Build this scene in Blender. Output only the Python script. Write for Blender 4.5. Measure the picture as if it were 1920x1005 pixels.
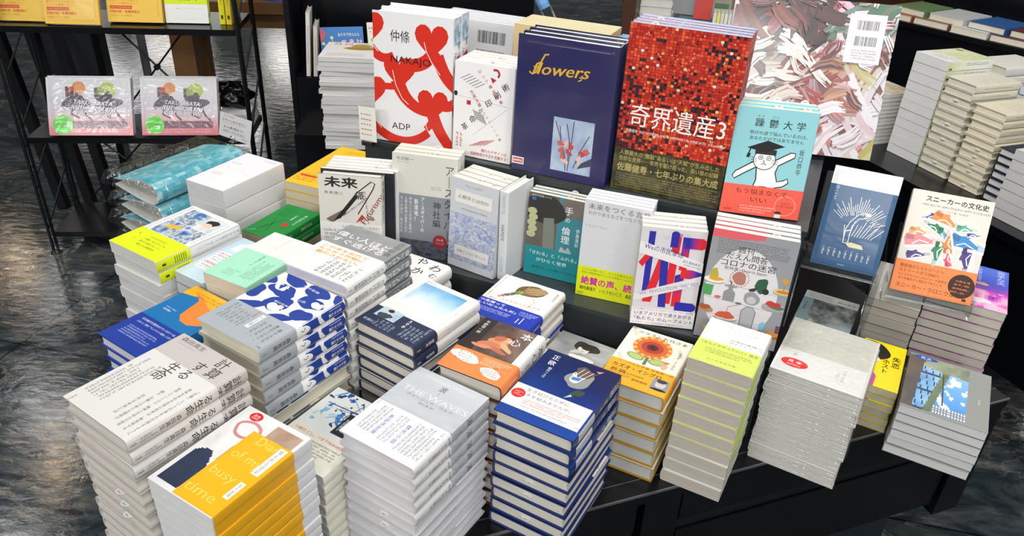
import bpy, math, random
from mathutils import Vector, Matrix, Euler
random.seed(7)
R = math.radians
SC = bpy.context.scene
COL = SC.collection
for o in list(bpy.data.objects):
    bpy.data.objects.remove(o)

# ------------------------------------------------------------------ camera
cd = bpy.data.cameras.new('camera'); cam = bpy.data.objects.new('camera', cd); COL.objects.link(cam)
F_PX, PITCH, ROLL, CZ = 1450.0, R(30.4), R(2.85), 1.62
fw = Vector((0, math.cos(PITCH), -math.sin(PITCH))); rt0 = Vector((1, 0, 0)); up0 = rt0.cross(fw)
rt = rt0*math.cos(ROLL) + up0*math.sin(ROLL); up = -rt0*math.sin(ROLL) + up0*math.cos(ROLL)
m = Matrix.Identity(4)
for i in range(3):
    m[i][0], m[i][1], m[i][2] = rt[i], up[i], -fw[i]
m[2][3] = CZ
cam.matrix_world = m
cd.sensor_fit = 'HORIZONTAL'; cd.sensor_width = 36.0; cd.lens = F_PX/1920*36.0
cd.clip_start = .02; cd.clip_end = 100
SC.camera = cam
# ------------------------------------------------------------------ world, exposure
SC.view_settings.view_transform = 'Standard'; SC.view_settings.look = 'None'
SC.view_settings.gamma = 1; SC.view_settings.use_curve_mapping = False
SC.view_settings.exposure = -0.49
w = bpy.data.worlds.new('world'); SC.world = w; w.use_nodes = True
w.node_tree.nodes['Background'].inputs[0].default_value = (.93, .96, 1, 1)
w.node_tree.nodes['Background'].inputs[1].default_value = .22
SC.cycles.transparent_max_bounces = 24
SC.cycles.max_bounces = 8
# ------------------------------------------------------------------ ceiling lights of the shop, and added fill lights
def area(name, loc, sx, sy, watt, col=(1, .985, .96), rz=0, tilt=(0, 0), aim=None):
    l = bpy.data.lights.new(name, 'AREA'); l.shape = 'RECTANGLE'; l.size = sx; l.size_y = sy
    l.energy = watt; l.color = col
    o = bpy.data.objects.new(name, l); COL.objects.link(o); o.location = loc
    o.rotation_euler = (tilt[0], tilt[1], rz)
    if aim: o.rotation_euler = (Vector(aim)-Vector(loc)).to_track_quat('-Z', 'Y').to_euler()
    return o
for x, y in ((-1.7, -.4), (.5, -.3), (-1.6, 1.5), (.4, 1.3), (2.3, 1.0), (-.9, 3.3), (1.3, 3.2)):
    area('ceiling_and_fill_panel', (x, y, 2.8), 1.3, .6, 9.5, rz=R(-28))
area('ceiling_and_fill_panel', (-2.4, 1.5, 2.8), 1.2, .5, 26, aim=(-1.5, 2.85, .6))  # added fill light aimed at the wire rack
area('ceiling_and_fill_panel', (.3, 1.2, 2.8), .9, .4, 48, aim=(1.65, 2.45, .85))  # added fill light aimed at the pale stacks of the second table
for x in (-2.6, -.2, 2.2):
    area('ceiling_and_fill_panel', (x, -2.3, 2.8), 1.3, .6, 84, rz=R(-20), tilt=(R(35), 0))  # added fill from behind the camera for the sides that face it
for x, y, sx, sy, wt, c in ((-3.7, 4.75, .7, .25, 8, (1, .99, .97)), (-3.35, 4.2, .16, .16, 4, (1, .72, .45)), (-4.5, 6.7, .35, .9, 9, (1, 1, 1)),
                            (-5.25, 7.0, .3, .3, 8, (1, .75, .5)), (-7.0, 12.6, 1.2, 1.2, 60, (1, 1, 1)), (-6.8, 15, 1.5, .5, 60, (1, .97, .9)), (-4.6, 11.5, 1.2, .6, 60, (1, 1, 1)), (-9.5, 11, 1.2, .6, 60, (1, .98, .95)), (-9, 15.5, 1.2, .6, 60, (1, 1, 1)), (-4.5, 15, 1.2, .6, 60, (1, .97, .92)), (3.5, 4.15, 1.2, .5, 14, (1, .97, .92)), (4.5, 5.3, .9, .5, 14, (.95, 1, .98)), (-3.2, 3.4, .6, .3, 6, (1, 1, 1)),
                            (4.5, 5.0, 1.2, .3, 30, (1, 1, 1)), (1.2, 9.0, 1.2, .4, 40, (1, 1, 1)), (2.0, 12.0, 1.2, .4, 40, (1, 1, 1))):
    area('ceiling_and_fill_lamp', (x, y, 2.75), sx, sy, wt, c, rz=R(-20))  # besides the lamps mirrored in the floor, several added to brighten its reflections

# ------------------------------------------------------------------ materials
def lin(c):
    if isinstance(c, tuple): return c
    c = c.lstrip('#')
    if len(c) == 3: c = ''.join(k*2 for k in c)
    v = [int(c[i:i+2], 16)/255 for i in (0, 2, 4)]
    return tuple(x/12.92 if x <= .04045 else ((x+.055)/1.055)**2.4 for x in v)
def mat(name):
    m = bpy.data.materials.new(name); m.use_nodes = True
    return m, m.node_tree.nodes, m.node_tree.links, m.node_tree.nodes['Principled BSDF']
def nz(N, L, scale, detail=4, rough=.55, vec=None, dist=0):
    n = N.new('ShaderNodeTexNoise'); n.inputs['Scale'].default_value = scale; n.inputs['Detail'].default_value = detail
    n.inputs['Roughness'].default_value = rough; n.inputs['Distortion'].default_value = dist
    if vec: L.new(vec, n.inputs['Vector'])
    return n
def ramp(N, L, fac, stops):
    r = N.new('ShaderNodeValToRGB'); e = r.color_ramp.elements
    while len(e) < len(stops): e.new(.5)
    for k, (p, c) in enumerate(stops):
        e[k].position = p; e[k].color = (*lin(c), 1)
    L.new(fac, r.inputs[0]); return r
def bump(N, L, B, h, strength, dist=.001):
    b = N.new('ShaderNodeBump'); b.inputs['Strength'].default_value = strength; b.inputs['Distance'].default_value = dist
    L.new(h, b.inputs['Height']); L.new(b.outputs[0], B.inputs['Normal'])
def simple(name, col, rough=.5, metal=0, spec=.5, nscale=60, var=.06, bmp=.05):
    m, N, L, B = mat(name)
    tc = N.new('ShaderNodeTexCoord'); n = nz(N, L, nscale, vec=tc.outputs['Object'])
    c = lin(col); 
    mx = N.new('ShaderNodeMix'); mx.data_type = 'RGBA'
    mx.inputs[6].default_value = (*[k*(1-var) for k in c], 1); mx.inputs[7].default_value = (*[min(1, k*(1+var)) for k in c], 1)
    L.new(n.outputs[0], mx.inputs[0]); L.new(mx.outputs[2], B.inputs['Base Color'])
    B.inputs['Roughness'].default_value = rough; B.inputs['Metallic'].default_value = metal
    B.inputs['Specular IOR Level'].default_value = spec
    if bmp: bump(N, L, B, n.outputs[0], bmp)
    return m
def printed(name, rough, coat=0, spec=.4):
    m, N, L, B = mat(name)
    a = N.new('ShaderNodeAttribute'); a.attribute_name = 'ink'; L.new(a.outputs['Color'], B.inputs['Base Color'])
    tc = N.new('ShaderNodeTexCoord'); n = nz(N, L, 300, 2, vec=tc.outputs['Object'])
    bump(N, L, B, n.outputs[0], .08, .0006)
    B.inputs['Roughness'].default_value = rough; B.inputs['Specular IOR Level'].default_value = spec
    B.inputs['Coat Weight'].default_value = coat; B.inputs['Coat Roughness'].default_value = .08
    return m
M = {}
M['matte'] = printed('printed_paper', .55)
M['gloss'] = printed('laminated_paper', .32, .25)
m, N, L, B = mat('page_edges'); M['pages'] = m
a = N.new('ShaderNodeAttribute'); a.attribute_name = 'ink'
tc = N.new('ShaderNodeTexCoord'); mp = N.new('ShaderNodeMapping'); mp.inputs['Scale'].default_value = (18, 18, 2600); L.new(tc.outputs['Object'], mp.inputs[0])
n = nz(N, L, 1, 2, vec=mp.outputs[0]); rr = ramp(N, L, n.outputs[0], [(.3, '#c4c2bd'), (.62, '#ffffff')])
mx = N.new('ShaderNodeMix'); mx.data_type = 'RGBA'; mx.blend_type = 'MULTIPLY'; mx.inputs[0].default_value = .55
L.new(a.outputs['Color'], mx.inputs[6]); L.new(rr.outputs[0], mx.inputs[7]); L.new(mx.outputs[2], B.inputs['Base Color'])
B.inputs['Roughness'].default_value = .8; B.inputs['Specular IOR Level'].default_value = .15
bump(N, L, B, n.outputs[0], .35, .0004)
def film(name, amount, rough=.08, tint=(1, 1, 1), crinkle=.5, scale=35):
    m, N, L, B = mat(name); N.remove(B)
    out = N['Material Output']; t = N.new('ShaderNodeBsdfTransparent'); t.inputs[0].default_value = (*tint, 1)
    g = N.new('ShaderNodeBsdfGlossy'); g.inputs['Roughness'].default_value = rough
    tc = N.new('ShaderNodeTexCoord'); n = nz(N, L, scale, 3, vec=tc.outputs['Object'], dist=1.2)
    b = N.new('ShaderNodeBump'); b.inputs['Strength'].default_value = crinkle; b.inputs['Distance'].default_value = .01
    L.new(n.outputs[0], b.inputs['Height']); L.new(b.outputs[0], g.inputs['Normal'])
    lw = N.new('ShaderNodeLayerWeight'); lw.inputs[0].default_value = .25
    mr = N.new('ShaderNodeMapRange'); mr.inputs[3].default_value = amount; mr.inputs[4].default_value = min(.75, amount*5)
    L.new(lw.outputs['Fresnel'], mr.inputs[0])
    mx = N.new('ShaderNodeMixShader'); L.new(mr.outputs[0], mx.inputs[0]); L.new(t.outputs[0], mx.inputs[1]); L.new(g.outputs[0], mx.inputs[2])
    L.new(mx.outputs[0], out.inputs[0]); return m
M['wrap'] = film('clear_plastic_film', .035, .14, (.97, .98, .98), .45, 16)
M['wrap_flat'] = film('taut_plastic_film', .012, .16, (.97, .98, .98), .12, 9)
M['wrap_loose'] = film('loose_plastic_film', .09, .14, (.96, .97, .97), .9, 26)
M['acrylic'] = film('clear_acrylic', .05, .05, (.93, .95, .95), .004)
M['acrylic_edge'] = film('acrylic_edge', .22, .1, (.86, .9, .9), .01)
M['black'] = simple('black_laquer', '#05060c', .28, spec=.5, bmp=.02)
M['blackmetal'] = simple('black_powder_coat', '#0d0f13', .42, spec=.5)
M['riser'] = simple('dark_grey_riser', '#33383a', .3, spec=.5, nscale=9, var=.25)
M['ceiling'] = simple('ceiling_paint', '#c9cacb', .8, nscale=3)
M['chrome'] = simple('chrome', '#b8b8b8', .15, metal=1)
M['edge'] = simple('edge_highlight', '#8a8d92', .25, metal=.8)
M['wood'] = simple('brown_wood', '#7d5833', .45, nscale=14, var=.25)
M['darkwood'] = simple('dark_brown_wood', '#4a2a1a', .45, nscale=14, var=.25)
M['greymetal'] = simple('grey_metal', '#74787c', .4)
M['charcoal'] = simple('charcoal_board', '#1b2028', .55)
M['creamboard'] = simple('cream_board', '#b9b3a2', .6)
M['bag'] = simple('black_plastic', '#08090a', .18, nscale=40, bmp=.6)
# ---- floor
m, N, L, B = mat('dark_marble'); M['floor'] = m
tc = N.new('ShaderNodeTexCoord'); mp = N.new('ShaderNodeMapping'); mp.inputs['Scale'].default_value = (1.0, 2.2, 1); mp.inputs['Rotation'].default_value = (0, 0, R(25)); L.new(tc.outputs['Object'], mp.inputs[0])
n1 = nz(N, L, 4.2, 12, .66, mp.outputs[0], 1.1); r1 = ramp(N, L, n1.outputs[0], [(.30, '#151b20'), (.44, '#2a3337'), (.56, '#454b4d'), (.68, '#66645f'), (.82, '#8a8276')])
n2 = nz(N, L, 2.6, 8, .62, mp.outputs[0], 1.8)
r2 = ramp(N, L, n2.outputs[0], [(.478, '#000000'), (.5, '#ffffff'), (.522, '#000000')])
n3 = nz(N, L, 1.5, 3, vec=mp.outputs[0]); r3 = ramp(N, L, n3.outputs[0], [(.42, '#000000'), (.6, '#b4b4b4')])
mu = N.new('ShaderNodeMath'); mu.operation = 'MULTIPLY'; L.new(r2.outputs[0], mu.inputs[0]); L.new(r3.outputs[0], mu.inputs[1])
mx = N.new('ShaderNodeMix'); mx.data_type = 'RGBA'; L.new(mu.outputs[0], mx.inputs[0]); L.new(r1.outputs[0], mx.inputs[6]); mx.inputs[7].default_value = (*lin('#b5aa9c'), 1)
bk = N.new('ShaderNodeTexBrick'); bk.offset = 0; bk.inputs['Scale'].default_value = 1; bk.inputs['Mortar Size'].default_value = .004; bk.inputs['Brick Width'].default_value = .9; bk.inputs['Row Height'].default_value = .9
bk.inputs[1].default_value = bk.inputs[2].default_value = (1, 1, 1, 1); bk.inputs[3].default_value = (.25, .25, .25, 1)
mp2 = N.new('ShaderNodeMapping'); mp2.inputs['Rotation'].default_value = (0, 0, R(12)); mp2.inputs['Location'].default_value = (.25, .1, 0); L.new(tc.outputs['Object'], mp2.inputs[0]); L.new(mp2.outputs[0], bk.inputs[0])
mm = N.new('ShaderNodeMix'); mm.data_type = 'RGBA'; mm.blend_type = 'MULTIPLY'; mm.inputs[0].default_value = 1; L.new(mx.outputs[2], mm.inputs[6]); L.new(bk.outputs[0], mm.inputs[7])
L.new(mm.outputs[2], B.inputs['Base Color']); B.inputs['Roughness'].default_value = .085; B.inputs['Specular IOR Level'].default_value = .5
n4 = nz(N, L, 16, 6, .6, mp.outputs[0], .5); bump(N, L, B, n4.outputs[0], .16, .006)

# ------------------------------------------------------------------ mesh building
class MB:
    def __init__(s): s.v = []; s.f = []; s.c = []; s.m = []
    def face(s, pts, col, mi=0):
        i = len(s.v); s.v += [tuple(p) for p in pts]; s.f.append(tuple(range(i, i+len(pts)))); s.c.append(lin(col)); s.m.append(mi)
    def box(s, x0, y0, z0, x1, y1, z1, col='#888', mi=0, xf=None):
        p = [(x0, y0, z0), (x1, y0, z0), (x1, y1, z0), (x0, y1, z0), (x0, y0, z1), (x1, y0, z1), (x1, y1, z1), (x0, y1, z1)]
        if xf: p = [xf @ Vector(q) for q in p]
        for q in ((3, 2, 1, 0), (4, 5, 6, 7), (0, 1, 5, 4), (1, 2, 6, 5), (2, 3, 7, 6), (3, 0, 4, 7)):
            s.face([p[k] for k in q], col, mi)
    def prism(s, pts, z0, z1, col='#888', mi=0):           # pts counter-clockwise
        s.face([(x, y, z1) for x, y in pts], col, mi); s.face([(x, y, z0) for x, y in reversed(pts)], col, mi)
        for k in range(len(pts)):
            a, b = pts[k], pts[(k+1) % len(pts)]
            s.face([(*a, z0), (*b, z0), (*b, z1), (*a, z1)], col, mi)
    def tube(s, path, r, col='#888', n=8, mi=0):
        path = [Vector(p) for p in path]; rings = []
        for k, p in enumerate(path):
            d = (path[min(k+1, len(path)-1)]-path[max(k-1, 0)]).normalized()
            a = d.orthogonal().normalized() if not rings else (rings[-1][1]-d*rings[-1][1].dot(d)).normalized()
            b = d.cross(a); rings.append(([p+(a*math.cos(t*6.28318/n)+b*math.sin(t*6.28318/n))*r for t in range(n)], a))
        for k in range(len(path)-1):
            for t in range(n):
                u = (t+1) % n; s.face([rings[k][0][t], rings[k][0][u], rings[k+1][0][u], rings[k+1][0][t]], col, mi)
        s.face(list(reversed(rings[0][0])), col, mi); s.face(rings[-1][0], col, mi)
    def lathe(s, prof, c=(0, 0, 0), n=20, col='#888'):
        for k in range(len(prof)-1):
            for t in range(n):
                a0, a1 = t*6.28318/n, (t+1)*6.28318/n
                (r0, z0), (r1_, z1) = prof[k], prof[k+1]
                s.face([(c[0]+r0*math.cos(a0), c[1]+r0*math.sin(a0), c[2]+z0), (c[0]+r0*math.cos(a1), c[1]+r0*math.sin(a1), c[2]+z0),
                        (c[0]+r1_*math.cos(a1), c[1]+r1_*math.sin(a1), c[2]+z1), (c[0]+r1_*math.cos(a0), c[1]+r1_*math.sin(a0), c[2]+z1)], col)
    def build(s, name, mats, parent=None, scale=1.0, smooth=False):
        me = bpy.data.meshes.new(name)
        me.from_pydata([(x*scale, y*scale, z*scale) for x, y, z in s.v], [], s.f)
        if not isinstance(mats, (list, tuple)): mats = [mats]
        for k in mats: me.materials.append(k)
        at = me.color_attributes.new('ink', 'FLOAT_COLOR', 'CORNER')
        buf = []
        for f, c in zip(s.f, s.c): buf += [*c, 1.0]*len(f)
        at.data.foreach_set('color', buf)
        me.polygons.foreach_set('material_index', s.m)
        if smooth:
            import bmesh
            bm = bmesh.new(); bm.from_mesh(me); bmesh.ops.remove_doubles(bm, verts=bm.verts, dist=1e-5); bm.to_mesh(me); bm.free()
            me.polygons.foreach_set('use_smooth', [True]*len(me.polygons))
        me.update()
        o = bpy.data.objects.new(name, me); COL.objects.link(o)
        if parent: o.parent = parent
        return o
LABELS = {}
def tag(o, label, cat, group=None, kind=None):
    o['label'] = label; o['category'] = cat
    if group: o['group'] = group
    if kind: o['kind'] = kind
    return o
def thing(name, label, cat, loc=(0, 0, 0), rz=0, group=None):
    o = bpy.data.objects.new(name, None); COL.objects.link(o); o.empty_display_size = .02
    o.location = loc; o.rotation_euler = (0, 0, rz)
    return tag(o, label, cat, group)
def dup(root, slip=True):
    r = root.copy(); COL.objects.link(r)
    for ch in list(root.children):
        c = ch.copy(); COL.objects.link(c); c.parent = r
        for g in list(ch.children):
            if not slip and g.name.startswith('order_slip'): continue
            d = g.copy(); COL.objects.link(d); d.parent = c
    return r

# ------------------------------------------------------------------ lettering
TXT = {}
def glyphs(s, bold=0, shear=0):
    k = (s, bold, shear)
    if k not in TXT:
        cu = bpy.data.curves.new('t', 'FONT'); cu.body = s; cu.size = 1; cu.resolution_u = 2; cu.offset = bold; cu.shear = shear
        cu.align_x = 'CENTER'
        if '\n' in s: cu.space_line = 1.02
        ob = bpy.data.objects.new('t', cu); me = bpy.data.meshes.new_from_object(ob)
        v = [(p.co.x, p.co.y) for p in me.vertices]; f = [tuple(p.vertices) for p in me.polygons]
        bpy.data.objects.remove(ob); bpy.data.curves.remove(cu); bpy.data.meshes.remove(me)
        xs = [p[0] for p in v] or [0, 1]; ys = [p[1] for p in v] or [0, 1]
        cx, cy = (min(xs)+max(xs))/2, (min(ys)+max(ys))/2
        TXT[k] = ([(x-cx, y-cy) for x, y in v], f, max(xs)-min(xs) or 1, max(ys)-min(ys) or 1)
    return TXT[k]
class Art:
    """flat print; x 0..100 across, y 0..100 up the sheet (w, l in mm)"""
    def __init__(s, w, l): s.w = w; s.l = l; s.q = []; s.n = 0
    def P(s, x, y): return (x*s.w/100, y*s.l/100)
    def ranked(s, step=.006):
        rk = {k: i*step for i, k in enumerate(sorted({q[0] for q in s.q}))}
        return [(rk[z], p, c) for z, p, c in s.q]
    def nx(s, ly): s.n += 1; return (ly, s.n)
    def p(s, pts, col, ly=1): s.q.append((s.nx(ly), [s.P(*k) for k in pts], col)); return s
    def r(s, x0, y0, x1, y1, col, ly=1): return s.p([(x0, y0), (x1, y0), (x1, y1), (x0, y1)], col, ly)
    def e(s, cx, cy, rx, ry, col, ly=2, rot=0, n=28):           # radii in % of the width
        X, Y = s.P(cx, cy); a, b = rx*s.w/100, ry*s.w/100; c, d = math.cos(R(rot)), math.sin(R(rot))
        pts = []
        for k in range(n):
            t = k*6.28318/n; u, v = a*math.cos(t), b*math.sin(t); pts.append((X+u*c-v*d, Y+u*d+v*c))
        s.q.append((s.nx(ly), pts, col)); return s
    def ln(s, pts, wd, col, ly=3):                               # wd in % of the width
        q = [s.P(*k) for k in pts]; ws = wd if isinstance(wd, (list, tuple)) else [wd]*len(q); z = s.nx(ly); A = []
        for k in range(len(q)):
            (x0, y0), (x1, y1) = q[max(k-1, 0)], q[min(k+1, len(q)-1)]; L_ = math.hypot(x1-x0, y1-y0) or 1
            h = ws[k]*s.w/200; A.append((q[k][0]-(y1-y0)/L_*h, q[k][1]+(x1-x0)/L_*h, q[k][0]+(y1-y0)/L_*h, q[k][1]-(x1-x0)/L_*h))
        for a, b in zip(A, A[1:]): s.q.append((z, [(a[2], a[3]), (b[2], b[3]), (b[0], b[1]), (a[0], a[1])], col))
        return s
    def blob(s, cx, cy, rx, ry, col, ly=2, wob=.15, seed=1, n=26, rot=0):
        rg = random.Random(seed); ph = [rg.uniform(0, 6.28) for _ in range(3)]; X, Y = s.P(cx, cy); pts = []
        c, d = math.cos(R(rot)), math.sin(R(rot))
        for k in range(n):
            t = k*6.28318/n; g = 1+wob*(math.sin(2*t+ph[0])*.5+math.sin(3*t+ph[1])*.35+math.sin(5*t+ph[2])*.25)
            u, v = rx*s.w/100*g*math.cos(t), ry*s.w/100*g*math.sin(t); pts.append((X+u*c-v*d, Y+u*d+v*c))
        s.q.append((s.nx(ly), pts, col)); return s
    def t(s, txt, cx, cy, h, col='#222', w=None, vert=False, rot=0, b=.008, ly=4, shear=0):
        """h: letter size in % of the length; w: total width (or height when vertical) in %"""
        if vert: txt = '\n'.join(txt.replace('ー', '｜').replace('「', '﹁').replace('」', '﹂'))
        v, f, tw, th = glyphs(txt, 0, shear); sx = sy = h*s.l/100
        if w:
            if vert: sy = w*s.l/100/th; sx = min(sx, sy*1.15); sy = min(sy, sx*1.6) if len(txt) < 4 else sy
            else: sx = w*s.w/100/tw; sy = max(min(sy, sx*1.5), sx*.6)
        X, Y = s.P(cx, cy); c, d = math.cos(R(rot)), math.sin(R(rot)); z = s.nx(ly)
        for k_, (ox, oy) in enumerate(((0, 0),) if b <= .001 else ((-b, 0), (b, 0)) if b < .014 else ((-b, 0), (b, 0), (0, b), (0, -b))):
            for q in f:
                s.q.append(((z[0], z[1]+k_*.2), [(X+(v[k][0]+ox)*sx*c-(v[k][1]+oy)*sy*d, Y+(v[k][0]+ox)*sx*d+(v[k][1]+oy)*sy*c) for k in q], col))
        return s
    def dots(s, x0, y0, x1, y1, rows, col='#777', vert=False, ly=3, seed=3, fill=.55, g=None):
        """rows of print too small to read"""
        z = s.nx(ly); rg = random.Random(seed); X0, Y0 = s.P(x0, y0); X1, Y1 = s.P(x1, y1)
        if vert: X0, X1, Y0, Y1 = Y0, Y1, X0, X1
        pitch = (Y1-Y0)/rows; hh = pitch*fill
        for k in range(rows):
            yc = Y1-(k+.5)*pitch; x = X0; end = X1-(X1-X0)*rg.choice((0, 0, .05, .25))
            while x < end:
                wd = hh*rg.uniform(.5, .95)
                for a, b_, ya, yb in ((0, .28, -.5, .5), (.3, 1, .15, .45), (.3, 1, -.45, -.2)):
                    if rg.random() < .8:
                        q = [(x+wd*a, yc+hh*ya), (x+wd*b_, yc+hh*ya), (x+wd*b_, yc+hh*yb), (x+wd*a, yc+hh*yb)]
                        if vert: q = [(b2, a2) for a2, b2 in reversed(q)]
                        s.q.append((z, q, col))
                x += wd*1.35
        return s
    def g(s, nx, ny, fn, x0=0, y0=0, x1=100, y1=100, ly=1, gap=0):
        z = s.nx(ly)
        for j in range(ny):
            for i in range(nx):
                c = fn((i+.5)/nx, (j+.5)/ny)
                if c is None: continue
                a, b_ = x0+(x1-x0)*(i+gap)/nx, x0+(x1-x0)*(i+1-gap)/nx; c0, d0 = y0+(y1-y0)*(j+gap)/ny, y0+(y1-y0)*(j+1-gap)/ny
                s.q.append((z, [s.P(a, c0), s.P(b_, c0), s.P(b_, d0), s.P(a, d0)], c))
        return s
    def bars(s, x0, y0, x1, y1, col='#222', seed=1, ly=4):
        rg = random.Random(seed); x = x0; z = s.nx(ly)
        while x < x1:
            wd = (x1-x0)*rg.choice((.012, .02, .03)); s.q.append((z, [s.P(x, y0), s.P(min(x+wd, x1), y0), s.P(min(x+wd, x1), y1), s.P(x, y1)], col)); x += wd+(x1-x0)*rg.choice((.012, .02, .028))
        return s
_h = {}
def vn(x, y, seed=0):
    def h(i, j):
        k = (i, j, seed)
        if k not in _h: _h[k] = random.Random(i*73856093 ^ j*19349663 ^ seed*83492791).random()
        return _h[k]
    i, j = math.floor(x), math.floor(y); u, v = x-i, y-j; u = u*u*(3-2*u); v = v*v*(3-2*v)
    return (h(i, j)*(1-u)+h(i+1, j)*u)*(1-v)+(h(i, j+1)*(1-u)+h(i+1, j+1)*u)*v
def fbm(x, y, seed=0): return .55*vn(x, y, seed)+.3*vn(2*x, 2*y, seed+1)+.15*vn(4*x, 4*y, seed+2)
def mixc(a, b, t):
    a, b = lin(a), lin(b); t = max(0, min(1, t)); return tuple(p*(1-t)+q*t for p, q in zip(a, b))
def pal(stops, t):
    t = max(0, min(.9999, t))*(len(stops)-1); i = int(t); return mixc(stops[i], stops[i+1], t-i)

# ------------------------------------------------------------------ books
def spine_prof(W, T, sx, off=0, n=8):
    """outer curve of the spine, from the front (z=T) to the back (z=0); x is measured from the book's middle"""
    out = []
    for k in range(n+1):
        a = math.pi/2-math.pi*k/n
        ca = abs(math.cos(a))**.8; sa = math.copysign(abs(math.sin(a))**.8, math.sin(a))
        out.append((W/2-sx+(sx+off)*ca, T/2+(T/2+off)*sa))
    return out
def clip(pts, w, l):
    for ax, lim, sg in ((0, 0, 1), (0, w, -1), (1, 0, 1), (1, l, -1)):
        if all((p[ax]-lim)*sg >= 0 for p in pts): continue
        out = []
        for k, p in enumerate(pts):
            q = pts[(k+1) % len(pts)]; a, b = (p[ax]-lim)*sg, (q[ax]-lim)*sg
            if a >= 0: out.append(p)
            if (a >= 0) != (b >= 0):
                t = a/(a-b); out.append((p[0]+(q[0]-p[0])*t, p[1]+(q[1]-p[1])*t))
        pts = out
        if len(pts) < 3: return None
    return pts
def cut(pts, x0, x1):
    q = clip([(x-x0, y+1e4) for x, y in pts], x1-x0, 1e9)
    return [(x+x0, y-1e4) for x, y in q] if q else None
def put_front(mb, art, W, T, base, step=.05):
    for z, pts, col in art.ranked():
        pts = clip(pts, art.w, art.l)
        if pts: mb.face([(x-W/2, y, T+base+z) for x, y in pts], col)
def put_spine(mb, art, W, T, sx, side, off):
    P = spine_prof(W, T, sx, off)
    def X(z):
        for (xa, za), (xb, zb) in zip(P, P[1:]):
            if zb <= z <= za or za <= z <= zb:
                return xa+(xb-xa)*((z-za)/(zb-za) if abs(zb-za) > 1e-9 else 0)
        return P[len(P)//2][0]
    for z_, pts, col in art.ranked():
        pts = clip(pts, art.w, art.l)
        if not pts: continue
        xs = [p_[0] for p_ in pts]
        if max(xs)-min(xs) > .12*T: parts = [c_ for c_ in (cut(pts, T*k_/12, T*(k_+1)/12) for k_ in range(12)) if c_]
        else: parts = [pts]
        for pts in parts:
            mb.face([(side*(X(T-px if side > 0 else px)+.10+z_), py, T-px if side > 0 else px) for px, py in pts], col)
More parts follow.
